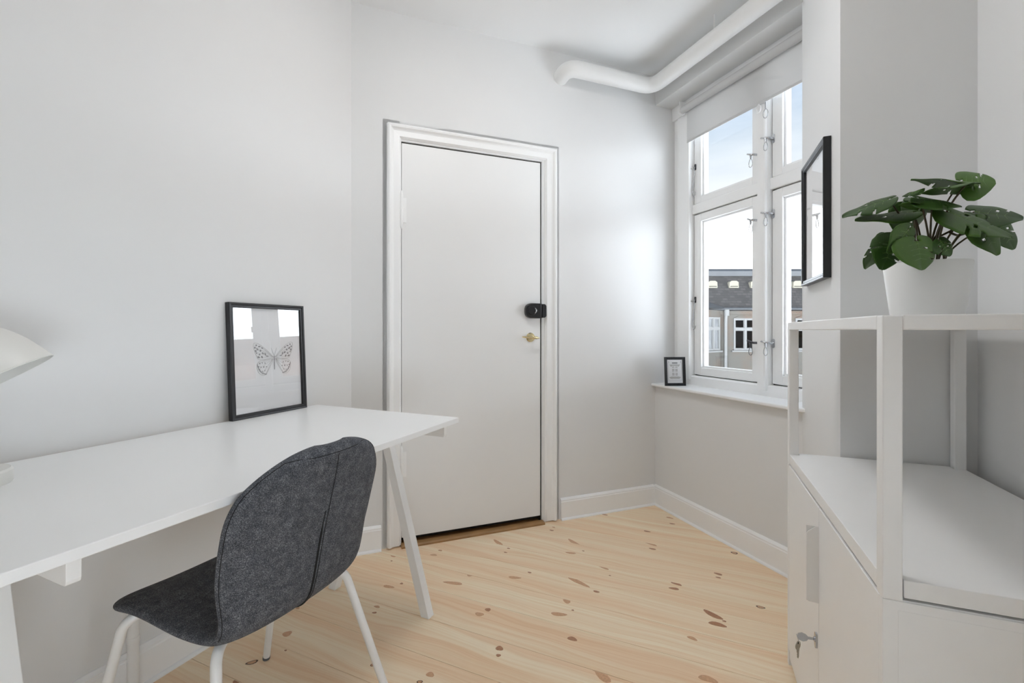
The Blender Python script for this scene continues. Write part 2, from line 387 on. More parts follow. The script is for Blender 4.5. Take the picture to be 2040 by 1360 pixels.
# knots: (px, py, length, width, kind, turn) measured on the floor
def fl(x, y):
    z = F * CH / (y - 657); return Vector(((x - 1020) / F * z, z, 0))
KN = [(992, 1080, .075, .022, 0, -30), (1013, 1092, .016, .010, 1, 0), (1143, 1080, .085, .024, 0, -34), (1137, 1101, .05, .018, 0, 12), (1162, 1097, .012, .008, 1, 0),
      (1203, 1130, .05, .02, 0, -20), (1215, 1146, .010, .007, 1, 0), (1151, 1158, .115, .024, 0, -22), (1188, 1178, .026, .013, 1, 0), (1289, 1058, .035, .014, 1, 0),
      (1297, 1083, .06, .022, 0, -20), (1300, 1093, .034, .014, 1, 0), (1339, 1043, .03, .012, 1, 0), (1334, 1031, .04, .016, 0, -10), (1463, 1101, .03, .022, 2, 0), (1347, 1162, .045, .02, 1, -15), (1343, 1172, .04, .018, 1, 8),
      (1431, 1143, .034, .016, 1, -10), (1431, 1150, .022, .010, 1, 0), (1515, 1209, .032, .016, 2, 0), (1420, 1224, .075, .026, 1, -28), (1429, 1243, .06, .024, 1, 0), (1443, 1237, .014, .010, 1, 0),
      (1129, 1197, .034, .024, 0, -30), (1141, 1215, .010, .008, 1, 0), (1113, 1223, .06, .022, 0, 15), (1140, 1272, .034, .020, 1, 0), (1199, 1344, .075, .03, 0, -38), (1410, 1352, .055, .026, 0, 0),
      (1379, 1271, .034, .016, 0, -14), (903, 1161, .085, .022, 0, 12), (936, 1145, .026, .022, 0, -10), (1025, 1150, .055, .019, 0, 14), (1055, 1140, .018, .010, 1, 0), (955, 1223, .034, .022, 0, 8),
      (972, 1214, .022, .020, 1, 0), (995, 1291, .026, .022, 1, 0), (993, 1305, .016, .013, 1, 20), (857, 1343, .026, .020, 0, 0), (774, 1168, .05, .019, 0, 8), (800, 1162, .014, .012, 1, 0),
      (746, 1220, .018, .010, 1, 25), (751, 1208, .026, .014, 0, 0), (864, 1105, .034, .014, 0, 15), (877, 1096, .022, .014, 0, 0), (784, 1107, .03, .018, 0, 0), (780, 1117, .010, .008, 1, 0),
      (572, 1262, .030, .030, 0, 50), (569, 1295, .009, .007, 1, 0), (502, 1319, .036, .018, 2, 48), (743, 1324, .018, .011, 2, 40), (836, 1358, .018, .014, 2, 30), (472, 1357, .026, .016, 1, 20), (593, 1211, .016, .014, 0, 0),
      (1007, 1100, .018, .008, 1, 0), (1099, 1056, .024, .012, 1, 0), (1103, 1050, .02, .010, 0, -20), (1205, 1025, .035, .012, 1, 0)]
for (px, py, ln, wd, kd, turn) in KN:
    g = fl(px, py); off = g.dot(pdn)
    for hi, lo, po, org in planks:
        if lo <= off < hi:
            c = g - org; lx, ly = c.dot(pdx), c.dot(pdn); a = R(turn)
            half = (hi - lo) / 2 - .003
            def ring(sc, z):
                out = []
                for i in range(14):
                    t = 2 * math.pi * i / 14; rr = sc * (1 + .10 * math.sin(3 * t + px))
                    ex, ey = math.cos(t) * ln / 2 * rr, math.sin(t) * wd / 2 * rr
                    qx, qy = lx + ex * math.cos(a) - ey * math.sin(a), ly + ex * math.sin(a) + ey * math.cos(a)
                    out.append((qx, max(-half, min(half, qy)), z))
                return out
            m = MB(); r0, r1 = ring(1, .0), ring(.96, .0003)
            m.add(r0 + r1, [tuple(range(14, 28))] + [(i, (i + 1) % 14, 14 + (i + 1) % 14, 14 + i) for i in range(14)])
            kb = m.build('knot', ('knot', 'knotdark', 'knotedge')[kd], po)
            if kd in (0, 2):
                m = MB(); r0, r1 = ring(.78 if kd == 0 else .7, .0003), ring(.74 if kd == 0 else .66, .0005)
                m.add(r0 + r1, [tuple(range(14, 28))] + [(i, (i + 1) % 14, 14 + (i + 1) % 14, 14 + i) for i in range(14)])
                m2 = m.build('knot', 'knot' if kd == 2 else 'knot', po)
            break

# ceiling ------------------------------------------------------------
m = MB(); m.prism([(p.x, p.y) for p in [Lc + Vector((-.1, .1, 0)), Oc + Vector((.1, .15, 0)), Oc + uvec * 1.6 + Vector((.2, 0, 0)), room[3] + Vector((.15, -.15, 0)), room[4] + Vector((-.15, -.15, 0))]], 2, HC, HC + .12)
tag(m.build('ceiling', 'ceil'), 'plain white painted ceiling above the whole room', 'ceiling', kind='structure')

# left wall
m = MB(); m.box(ABACK - .1, xL + .002, DL, DL + .12, -.1, HC + .05)
wl = put(m.build('wall_left', 'wall'), (0, 0, 0), RZL); tag(wl, 'long pale grey painted wall behind the desk', 'wall', kind='structure')
# back wall
m = MB(); m.prism([(p.x, p.y) for p in [toW(RZL, ABACK, DL + .1), toW(RZR, ABACK, -BR_ - .1), toW(RZR, ABACK - .12, -BR_ - .1), toW(RZL, ABACK - .12, DL + .1)]], 2, -.1, HC + .05)
tag(m.build('wall_back', 'wall'), 'plain pale grey wall behind the viewer', 'wall', kind='structure')
# right wall
S0, S1, W20, W21 = -1.45, -.05, .08, .94
m = MB(); m.box(ABACK - .1, S0, -BR_ - .25, -BR_, -.1, HC + .05); m.box(S1, SRET + .30, -BR_ - .25, -BR_, -.1, HC + .05)
m.box(S0, S1, -BR_ - .25, -BR_, -.1, W20); m.box(S0, S1, -BR_ - .25, -BR_, W21, HC + .05)
tag(put(m.build('wall_right', 'wall'), (0, 0, 0), RZR), 'narrow strip of grey wall at the right edge behind the cabinet', 'wall', kind='structure')
w2 = empty('fill_window', toW(RZR, (S0 + S1) / 2, -BR_ - .14) + Vector((0, 0, W20)), RZR)  # unseen window, added to bring more daylight into the room
tag(w2, 'wide white casement window added out of view to let in more daylight', 'window', kind='structure')
hw_, hh_ = (S1 - S0) / 2, W21 - W20
m = MB(); m.box(-hw_, -hw_ + .07, -.05, .03, 0, hh_); m.box(hw_ - .07, hw_, -.05, .03, 0, hh_); m.box(-hw_, hw_, -.05, .03, 0, .07); m.box(-hw_, hw_, -.05, .03, hh_ - .07, hh_)
m.box(-.035, .035, -.05, .03, .07, hh_ - .07); m.box(-hw_ + .07, hw_ - .07, -.045, .025, .37, .41); m.build('frame', 'trim', w2)
for xa_, xb_ in ((-hw_ + .07, -.035), (.035, hw_ - .07)):
    for za_, zb_ in ((.07, .37), (.41, hh_ - .07)):
        m = MB(); m.box(xa_, xb_, -.012, -.008, za_, zb_); m.build('pane', 'pane', w2)
# column
K1 = toW(RZR, 2.2065, -BCOL)
cp = [toW(RZR, SRET, -BCOL), toW(RZR, SRET, -BR_ - .05), toW(RZR, SRET + .16, -BR_ - .05)]
cp += [Oc + uvec * 1.42 + cvec * .0, K1]
m = MB(); m.prism([(p.x, p.y) for p in cp], 2, -.1, HC + .05)
tag(m.build('wall_column', 'wall'), 'grey wall column jutting out between window and cabinet', 'wall', kind='structure')
# door wall with door opening
t0, t1, HD = .222, .981, 1.968
m = MB(); m.box(-.12, t0, 0, .14, -.1, HC + .05); m.box(t1, DWL + .36, 0, .14, -.1, HC + .05); m.box(t0, t1, 0, .14, HD, HC + .05)
wd = put(m.build('wall_front', 'wall'), Lc, RZD); tag(wd, 'pale grey end wall around the white door', 'wall', kind='structure')
# window wall
UO = 1.30; HS, HB = .725, 2.408
m = MB(); m.box(-.02, 1.60, 0, .34, -.1, HS - .012); m.box(-.02, 1.60, 0, .34, HB, HC + .05); m.box(UO, 1.60, 0, .34, HS - .012, HB)
ww = put(m.build('wall_window', 'wall'), Oc, RZW); tag(ww, 'grey wall below and above the deep window recess', 'wall', kind='structure')

# ------------------------------------------------------------------ baseboards
def baseboard(name, x0, x1, y, sgn, loc, rz, label):
    """profile against plane y, projecting towards -y*sgn"""
    e = empty(name, loc, rz)
    H = .118
    prof = [(0, 0), (.016, 0), (.016, .098), (.013, .102), (.0135, .108), (.008, .114), (.004, H), (0, H)]
    m = MB(); m.prism([(y - sgn * a, b) for a, b in prof], 0, x0, x1); m.build('board', 'trim', e)
    q = [(0.016, 0), (.026, 0), (.0255, .004), (.023, .008), (.019, .0105), (.016, .011)]
    m = MB(); m.prism([(y - sgn * a, b) for a, b in q], 0, x0, x1); m.build('shoe_moulding', 'trim', e)
    tag(e, label, 'baseboard', kind='structure'); return e
baseboard('baseboard_left', ABACK, xL - .016, DL, 1, (0, 0, 0), RZL, 'white baseboard along the foot of the left wall under the desk')
bf = baseboard('baseboard_front', 1.092, DWL - .016, 0, 1, Lc, RZD, 'white baseboard between the door casing and the window corner')
baseboard('baseboard_corner', .018, .134, 0, 1, Lc, RZD, 'short white baseboard left of the door casing')
baseboard('baseboard_window', .0, 1.0, 0, 1, Oc, RZW, 'white baseboard on the wall below the window')

# ------------------------------------------------------------------ door with casing
dr = empty('door_1', Lc, RZD)
tag(dr, 'flush white door in an old moulded white casing', 'door', kind='structure')
prof = [(0, 0), (.019, 0), (.024, -.010), (.022, -.020), (.030, -.026), (.038, -.024), (.046, -.016), (.052, -.013), (.078, -.012), (.086, -.004), (.088, .0), (.088, .03), (0, .03)]   # (from outer edge inwards, y)
ti, tr_, HT = .141, 1.086, 2.064
def casing_side(xo, sg):
    m = MB(); m.prism([(xo + sg * a, y) for a, y in prof], 2, .0, HT)
    # mitre the top end
    m.v = [(x, y, (HT - abs(x - xo)) if z > 1 else (.008 if z < .1 else z)) for x, y, z in m.v]
    return m
casing_side(ti, 1).build('casing', 'trim', dr)
casing_side(tr_, -1).build('casing', 'trim', dr)
m = MB(); m.prism([(y, HT - a) for a, y in prof], 0, ti, tr_)
m.v = [((ti + (HT - z)) if x < .6 else (tr_ - (HT - z)), y, z) for x, y, z in m.v]
m.build('casing', 'trim', dr)
dl, drr, dtop, dbot = .2315, .9725, 1.960, .038
m = MB(); m.box(dl, drr, .002, .042, dbot, dtop); door = m.build('door_leaf', 'door', dr, bevel=.0015)
m = MB(); m.box(t0, t1, .06, .14, -.02, HD); m.box(t0, dl - .0045, .012, .06, 0, HD); m.box(drr + .0035, t1, .012, .06, 0, HD); m.box(t0, t1, .012, .06, dtop + .003, HD)  # dark backing closes the opening and puts shade into the door gaps
m.build('jamb_backing', 'dark', dr)
m = MB(); m.prism([(-.034, 0), (-.034, .008), (-.028, .013), (.002, .014), (.012, .004), (.055, .004), (.055, 0)], 0, .226, .985); m.build('threshold', 'oak', dr)
for zc in (1.633, .395):
    m = MB(); m.lathe([(.001, -.093), (.0035, -.090), (.006, -.082), (.0075, -.07), (.0075, -.0015), (.0066, -.001), (.0066, .001), (.0075, .0015), (.0075, .07), (.006, .082), (.0035, .09), (.001, .093)], (dl - .002, -.006, zc), n=14)
    h = m.build('hinge', 'trim', dr, smooth=40)
    m = MB(); m.box(dl, dl + .022, -.0015, .003, zc - .06, zc + .06); m.build('hinge_leaf', 'trim', h)
# black electronic lock
lz = 1.153
def rounded(x0, x1, z0, z1, r, n=6, rr=None):
    pts = []
    rs = rr or (r, r, r, r)
    for (cx, cz, a0, q) in ((x1 - rs[0], z0 + rs[0], -90, rs[0]), (x1 - rs[1], z1 - rs[1], 0, rs[1]), (x0 + rs[2], z1 - rs[2], 90, rs[2]), (x0 + rs[3], z0 + rs[3], 180, rs[3])):
        for i in range(n + 1): t = R(a0 + 90 * i / n); pts.append((cx + q * math.cos(t), cz + q * math.sin(t)))
    return pts
m = MB(); m.prism(rounded(.876, .9685, lz - .040, lz + .040, 0, rr=(.006, .006, .033, .033)), 1, -.030, .002)
lb = m.build('door_lock', 'plastic', dr, bevel=.006, seg=3, smooth=50)
m = MB(); m.prism(rounded(.9725, .998, lz - .037, lz + .037, 0, rr=(.014, .014, .003, .003)), 1, -.026, .0); m.build('strike_box', 'plastic', lb, bevel=.004, seg=3, smooth=50)
m = MB(); m.lathe([(.026, 0), (.026, .006), (.022, .010), (.001, .010)], (.908, -.030, lz), (0, -1, 0), n=28); kn = m.build('turn_knob', 'plastic', lb, smooth=40)
m = MB(); m.tube(arc((.914, -.0405, lz), (1, 0, 0), (0, 0, 1), .016, R(-62), R(62), 10), [.0008, .0018, .0028, .0034, .0038, .004, .0038, .0034, .0028, .0018, .0008], 8); m.build('chrome_crescent', 'chrome', lb, smooth=60)
lb['label'] = 'black rounded lock with chrome crescent'
# brass lever handle
hx, hz = .914, 1.010
m = MB(); m.lathe([(.025, 0), (.025, .003), (.022, .006), (.010, .007), (.010, .012)], (hx, .002, hz), (0, -1, 0), n=28); hb = m.build('door_handle', 'brass', dr, smooth=40)
m = MB(); m.lathe([(.0075, 0), (.0075, .03), (.009, .034), (.009, .040), (.004, .044)], (hx, -.008, hz), (0, -1, 0), n=16); m.build('spindle', 'brass', hb, smooth=40)
m = MB(); m.tube([(hx + .034, -.040, hz - .004), (hx + .026, -.042, hz - .003), (hx + .02, -.043, hz - .002), (hx, -.045, hz), (hx - .025, -.046, hz + .001), (hx - .05, -.044, hz + .002), (hx - .066, -.042, hz + .003)], [.003, .0045, .0075, .0075, .006, .005, .0028], 12)
m.build('lever', 'brass', hb, smooth=60)
hb['label'] = 'small brass lever handle with round rosette'

# ------------------------------------------------------------------ window
wn = empty('window_1', Oc, RZW)
tag(wn, 'white four-light casement window overlooking old brick houses', 'window', kind='structure')
CF, CS = .130, .168                          # inner faces of the frame and of the sashes
HW0, HW1 = .755, 2.40
m = MB(); m.box(.040, .138, CF, .25, HW0, HW1); m.box(.0, .045, CF + .012, .25, HW0, HW1); m.build('frame_stile', 'trim', wn, bevel=.006, seg=3)
m = MB(); m.box(1.105, 1.20, CF, .25, HW0, HW1); m.box(1.2, 1.31, CF + .012, .25, HW0, HW1); m.build('frame_stile', 'trim', wn, bevel=.006, seg=3)
m = MB(); m.prism([(.598, .25), (.598, CF + .008), (.604, CF), (.640, CF), (.646, CF + .004), (.648, CF + .014), (.652, CF + .018), (.6535, CF + .030), (.6535, .25)], 2, HW0, HW1); m.build('mullion', 'trim', wn)
m = MB(); m.box(.13, 1.11, CF + .028, .25, 1.730, 1.786); m.build('transom', 'trim', wn, bevel=.004)
m = MB(); m.box(.0, 1.31, CF - .003, .25, 2.33, 2.41); m.build('frame_head', 'trim', wn)
m = MB(); m.prism([(CF + .014, HS), (CF + .014, .775), (CF + .022, .783), (.25, .783), (.25, HS)], 0, .0, 1.31); m.build('frame_sill_board', 'trim', wn)
def sash(u0, u1, h0, h1, st, rb, rt):
    e = MB()
    d0, d1 = CS, CS + .045
    e.box(u0, u0 + st, d0, d1, h0, h1); e.box(u1 - st, u1, d0, d1, h0, h1)
    e.box(u0 + st, u1 - st, d0, d1, h0, h0 + rb); e.box(u0 + st, u1 - st, d0, d1, h1 - rt, h1)
    s_ = e.build('sash', 'trim', wn, bevel=.003)
    b = MB(); a0, a1, z0, z1 = u0 + st, u1 - st, h0 + rb, h1 - rt
    k = .010
    b.box(a0, a0 + k, d0 + .014, d1, z0, z1); b.box(a1 - k, a1, d0 + .014, d1, z0, z1); b.box(a0 + k, a1 - k, d0 + .014, d1, z0, z0 + k); b.box(a0 + k, a1 - k, d0 + .014, d1, z1 - k, z1)
    b.build('glazing_bead', 'trim', s_)
    g = MB(); g.box(a0 + .002, a1 - .002, d0 + .030, d0 + .034, z0 + .002, z1 - .002); g.build('pane', 'pane', s_)
    return s_
for u0, u1 in ((.1415, .596), (.6565, 1.1025)):
    sash(u0, u1, .7895, 1.7235, .054, .042, .042)
    sash(u0, u1, 1.7895, 2.358, .054, .034, .044)
m = MB()
for u0, u1 in ((.139, .598), (.6535, 1.105)):
    for h0, h1 in ((.783, 1.730), (1.786, 2.36)):
        m.box(u0, u1, CS + .016, CS + .04, h0, h0 + .006); m.box(u0, u1, CS + .016, CS + .04, h1 - .006, h1); m.box(u0, u0 + .003, CS + .012, CS + .04, h0, h1)
m.build('rebate_shade', 'dark', wn)  # dark strips paint the shade of the gaps around the sashes
# latches (hooked casement catches) : (u, h, dark)
def latch(u, h, mm='chrome'):
    m = MB(); m.prism(rounded(u + .004, u + .019, h - .022, h + .022, .0074), 1, CS - .004, CS + .002)
    o = m.build('latch_plate', mm, wn, smooth=50)
    m = MB(); m.tube([(u + .011, CS - .004, h), (u + .008, CS - .026, h + .002), (u - .006, CS - .036, h + .004), (u - .026, CS - .040, h + .010)], [.006, .0055, .005, .004], 8); m.build('latch_arm', mm, o, smooth=60)
    m = MB(); m.tube([(u - .004, CS - .036, h), (u - .001, CS - .038, h - .018)], [.006, .0035], 8); m.build('latch_neck', mm, o, smooth=60)
    ring = [(u - .001 + .0105 * math.sin(t) * (1 - .25 * math.cos(t)), CS - .038, h - .038 + .021 * math.cos(t)) for t in [2 * math.pi * i / 18 for i in range(18)]]
    m = MB(); m.tube(ring, .0016, 6, closed=True); m.build('latch_ring', mm, o, smooth=60)
for hh in (1.975, 1.612, .985): latch(.652, hh)
m = MB(); m.tube([(.648, CS - .036, 2.16), (.651, CS - .038, 2.115)], .003, 6); o = m.build('latch_neck', 'chrome', wn)
m = MB(); m.tube([(.651 + .013 * math.sin(t), CS - .038, 2.095 + .022 * math.cos(t)) for t in [2 * math.pi * i / 18 for i in range(18)]], .0016, 6, closed=True); m.build('latch_ring', 'chrome', o, smooth=60)
def latch_left(u, h, mm):                     # on the left sash beside the mullion
    m = MB(); m.tube([(u + .014, CS, h), (u + .006, CS - .028, h + .001), (u - .01, CS - .036, h + .006), (u - .024, CS - .036, h + .012)], [.006, .006, .0052, .004], 8); o = m.build('latch_arm', mm, wn, smooth=60)
    m = MB(); m.tube([(u - .004, CS - .036, h), (u - .003, CS - .037, h - .018)], [.006, .0035], 8); m.build('latch_neck', mm, o, smooth=60)
    m = MB(); m.tube([(u - .003 + .0105 * math.sin(t) * (1 - .25 * math.cos(t)), CS - .037, h - .040 + .021 * math.cos(t)) for t in [2 * math.pi * i / 18 for i in range(18)]], .0016, 6, closed=True); m.build('latch_ring', mm, o, smooth=60)
latch_left(.568, 1.925, 'chrome'); latch_left(.568, 1.598, 'chrome'); latch_left(.568, .985, 'iron')
def stay(u, h):                               # hook with a long wire on the left stile
    m = MB(); m.prism(rounded(u + .004, u + .016, h - .016, h + .020, .0058), 1, CS - .004, CS + .002); o = m.build('stay_plate', 'iron', wn, smooth=50)
    m = MB(); m.tube([(u + .010, CS - .004, h), (u, CS - .02, h - .004), (u - .02, CS - .024, h - .012), (u - .03, CS - .024, h - .03)], .003, 8); m.build('stay_pin', 'chrome', o, smooth=60)
    pts = [(u + .008, CS - .008, h), (u + .012, CS - .010, h - .035), (u + .006, CS - .012, h - .075), (u + .001, CS - .014, h - .125), (u, CS - .014, h - .150), (u + .004, CS - .014, h - .166), (u + .012, CS - .014, h - .172), (u + .021, CS - .014, h - .164), (u + .025, CS - .014, h - .150)]
    m = MB(); m.tube(pts, .0024, 8); m.build('stay_wire', 'chrome', o, smooth=60)
stay(.142, 2.005); stay(.142, 1.225)
# window sill
m = MB(); m.box(-.0, 1.22, -.032, .146, HS - .012, HS + .004)
sl = put(m.build('window_sill', 'trim', bevel=.005, seg=3), Oc, RZW); tag(sl, 'white painted window sill board carrying the small picture', 'window sill', kind='structure')
# roller blind
rb = empty('roller_blind', Oc, RZW)
m = MB(); m.tube([(.122, .102, 2.345), (1.14, .102, 2.345)], .021, 24); m.build('roller', 'blind', rb, smooth=40)
m = MB(); m.box(.132, 1.13, .1225, .1235, 2.150, 2.345); m.build('fabric', 'blind', rb)
m = MB(); m.box(.132, 1.13, .1205, .1255, 2.148, 2.162); m.build('bottom_hem', 'blind', rb, bevel=.002)
m = MB(); m.prism(rounded(.078, .126, 2.318, 2.372, .018), 0, .108, .112) if False else m.lathe([(.028, 0), (.028, .006), (.024, .010), (.010, .012)], (.108, .102, 2.345), (1, 0, 0), n=24)
m.box(.104, .110, .09, .132, 2.345, 2.40)
m.build('bracket', 'trim', rb, smooth=40)
m = MB(); m.lathe([(.028, 0), (.028, .006), (.02, .01)], (1.155, .102, 2.345), (-1, 0, 0), n=24); m.box(1.152, 1.158, .09, .132, 2.345, 2.40); m.build('bracket', 'trim', rb, smooth=40)
m = MB(); m.tube([(.622 + .012 * math.sin(t), .118, 2.128 + .017 * math.cos(t)) for t in [2 * math.pi * i / 20 for i in range(20)]], .003, 8, closed=True); m.tube([(.622, .121, 2.152), (.622, .118, 2.144)], .003, 8); m.build('pull_ring', 'trim', rb, smooth=60)
tag(rb, 'white roller blind pulled partly down over the window top', 'blind')

# ------------------------------------------------------------------ insulated pipe below the ceiling
pp = empty('ceiling_pipe')
dD = Vector((-math.sin(AD), math.cos(AD), 0)); cD = cvec
def dw(t, y, z): v = Lc + cD * t + dD * y; v.z = z; return v
HP = 2.462
path = [dw(1.095, .05, HP - .02), dw(1.095, -.085, HP), dw(DWL - .09, -.085, HP), dw(DWL - .09, -1.45, HP)]
m = MB(); m.tube(fillet(path, .075, 8), .0425, 24); m.build('insulated_tube', 'pipe', pp, smooth=60)
for s_ in (.55, 1.15):
    b = dw(DWL - .09, -s_, HP)
    m = MB(); m.tube([(b.x, b.y, HP + .03), (b.x, b.y, HC)], .003, 8); m.build('hanger_rod', 'pipe', pp)
tag(pp, 'thick white insulated pipe bent along the wall below the ceiling', 'pipe')
# small pipe rising from the floor near the left baseboard
fp = empty('floor_pipe', toW(RZL, .738, 1.497), RZL)
m = MB(); m.tube(fillet([(0, 0, 0), (0, 0, .268), (0, .075, .268)], .03, 6), .0135, 16); m.build('riser', 'tube', fp, smooth=60)
m = MB(); m.lathe([(.0145, 0), (.0155, .002), (.0155, .016), (.0145, .018)], (0, 0, .17), n=16); m.build('collar', 'tube', fp, smooth=40)
m = MB(); m.lathe([(.025, 0), (.025, .003), (.015, .006)], (0, 0, 0), n=16); m.build('floor_rosette', 'tube', fp, smooth=40)
tag(fp, 'short white upright pipe between baseboard and chair leg', 'pipe')

# ------------------------------------------------------------------ desk
dk = empty('desk', toW(RZL, .72, 1.19), RZL)
def dp(a, d): return a - .72, d - 1.19
x0, y0 = dp(.03, .842); x1, y1 = dp(1.421, 1.536)
HT_ = .735
m = MB(); m.box(x0, x1, y0, y1, HT_ - .018, HT_); m.build('desktop', 'desk', dk, bevel=.0015)
for a in (1.385, .338):
    xa, _ = dp(a, 0)
    tb = MB(); yf, yb = dp(0, .89)[1], dp(0, 1.49)[1]
    tb.prism([(yf + .006, .663), (yf + .002, .665), (yf, .671), (yf, .717), (yb, .717), (yb, .671), (yb - .002, .665), (yb - .006, .663)], 0, xa + .014, xa + .033); tr_o = tb.build('trestle_rail', 'desk', dk, bevel=.001)
    for (df, dt) in ((.9466, 1.151), (1.4334, 1.229)):
        w_ = .035 if df < 1 else -.035
        f0, f1 = dp(0, df)[1], dp(0, df + w_)[1]; q0, q1 = dp(0, dt)[1], dp(0, dt + w_)[1]
        m = MB(); lo_, hi_ = min(f0, f1), max(f0, f1); ql, qh = min(q0, q1), max(q0, q1)
        m.hexa([(xa, lo_, 0), (xa + .033, lo_, 0), (xa + .033, hi_, 0), (xa, hi_, 0)], [(xa, ql, .70), (xa + .033, ql, .70), (xa + .033, qh, .70), (xa, qh, .70)])
        m.build('trestle_leg', 'desk', dk, bevel=.0015)
tag(dk, 'white desk with a thin top on two A-shaped trestles', 'desk')

# ------------------------------------------------------------------ chair
ch = empty('chair', toW(RZL, .757, 1.0), RZL)
tag(ch, 'dark grey felt shell chair with white tube legs at the desk', 'chair')
pr = [(.245, .398), (.234, .414), (.207, .428), (.15, .438), (.09, .440), (.03, .436), (-.03, .429), (-.08, .426), (-.115, .432), (-.138, .448), (-.154, .478), (-.166, .526), (-.182, .60), (-.200, .67), (-.216, .73), (-.226, .77), (-.230, .790), (-.2315, .802)]
PR = catmull(pr, 4)
ls = [0]
for a, b in zip(PR, PR[1:]): ls.append(ls[-1] + math.hypot(a[0] - b[0], a[1] - b[1]))
LT = ls[-1]
def wid(s_):
    # half width along the profile length: seat front rounded, waist, rounded back top
    f = s_; b = LT - s_
    base = .207
    waist = .020 * math.exp(-((s_ - .40) / .10) ** 2)
    wv = base - waist
    if f < .085: wv -= .100 * (1 - math.sqrt(max(0, 1 - (1 - f / .085) ** 2.2)))
    if b < .150: wv *= (max(0.0, 1 - (1 - min(1, (b + .0025) / .1525)) ** 2.2)) ** (1 / 2.0)
    return max(wv, .004)
NU = 24
def shell_pt(i, u, side):
    y, z = PR[i]; a, b = PR[max(i - 1, 0)], PR[min(i + 1, len(PR) - 1)]
    ty, tz = b[0] - a[0], b[1] - a[1]; l = math.hypot(ty, tz); ny, nz_ = tz / l, -ty / l      # normal: up on the seat, forward on the back
    s_ = ls[i]; wv = wid(s_); x = u * wv
    backness = min(1, max(0, (s_ - .36) / .14)); seatness = 1 - backness
    curl = (.034 * backness + .012 * seatness) * (abs(u) ** 2.4) * min(1, (LT - s_) / .12 + .35)
    ends = min(1, (min(s_, LT - s_) / .020)) ; ends = math.sqrt(max(0, 1 - (1 - ends) ** 2))
    th = (.0165 if backness > .5 else .0175) * math.sqrt(max(0, 1 - abs(u) ** 7)) * (.12 + .88 * ends)
    o = curl + side * th
    return (x, y + ny * o, z + nz_ * o)
m = MB(); n = len(PR)
us = [math.sin(math.pi / 2 * (2 * k / NU - 1)) for k in range(NU + 1)]
vs = []; fs = []
for side in (1, -1):
    for i in range(n):
        for u in us: vs.append(shell_pt(i, u, side))
W_ = NU + 1
for i in range(n - 1):
    for k in range(NU):
        a = i * W_ + k; fs.append((a, a + 1, a + W_ + 1, a + W_)); b_ = n * W_ + a; fs.append((b_, b_ + W_, b_ + W_ + 1, b_ + 1))
for i in (0, n - 1):
    for k in range(NU):
        a = i * W_ + k; fs.append((a, a + 1, n * W_ + a + 1, n * W_ + a))
m.add(vs, fs); shell = m.build('shell', 'fabric', ch, smooth=80)
sd = shell.modifiers.new('sub', 'SUBSURF'); sd.levels = 1; sd.render_levels = 1
# piping along the rim of the back and the seam down the middle of the back
def lerp_pt(i, u): return Vector(shell_pt(i, u, -1.03))
rim = [lerp_pt(i, -.982) for i in range(34, n - 6)] + [lerp_pt(n - 6, u) for u in (-.9, -.6, -.3, 0, .3, .6, .9)] + [lerp_pt(i, .982) for i in range(n - 7, 33, -1)]
m = MB(); m.tube(rim, .0008, 6); m.build('piping', 'seam', shell, smooth=60)
mid = [i for i in range(n) if PR[i][1] < .785 and ls[i] > .36]
m = MB(); m.tube([lerp_pt(i, .03) for i in mid], .0009, 6); m.build('back_seam', 'seam', shell, smooth=60)
low = [i for i in mid if PR[i][1] < .66]
m = MB(); m.tube([lerp_pt(i, .0) + Vector((-.003, 0, 0)) for i in low], [.0026 if k < len(low) - 3 else .0012 for k in range(len(low))], 6); m.build('back_seam', 'seam', shell, smooth=60)
# legs
def lg(a, d, h): return (a - .752, d - 1.0, h)
LEGS = [((.66, .955, .418), (.575, .895, .415), (.512, .785, 0)), ((.845, .955, .418), (.915, .895, .415), (.990, .785, 0)),
        ((.66, 1.16, .412), (.565, 1.19, .412), (.532, 1.305, 0)), ((.845, 1.16, .412), (.955, 1.19, .412), (1.004, 1.308, 0))]
for a, b, c in LEGS:
    P_ = [Vector(lg(*a)), Vector(lg(*b)), Vector(lg(*c))]
    dirn = (P_[2] - P_[1]).normalized(); foot = P_[2] - dirn * .012
    m = MB(); m.tube(fillet([P_[0], P_[1], foot], .04, 8), .0103, 16); o = m.build('leg', 'tube', ch, smooth=60)
    m = MB(); m.tube([foot, P_[2] + Vector((0, 0, .002))], .0108, 16); m.build('foot_cap', 'rubber', o, smooth=40)
m = MB(); m.tube([lg(.66, .955, .418), lg(.845, .955, .418)], .0103, 12); m.tube([lg(.66, 1.16, .412), lg(.845, 1.16, .412)], .0103, 12); m.bar(lg(.70, .955, .417), lg(.70, 1.16, .414), .03, .006); m.bar(lg(.80, .955, .417), lg(.80, 1.16, .414), .03, .006)
m.build('seat_frame', 'tube', ch, smooth=50)

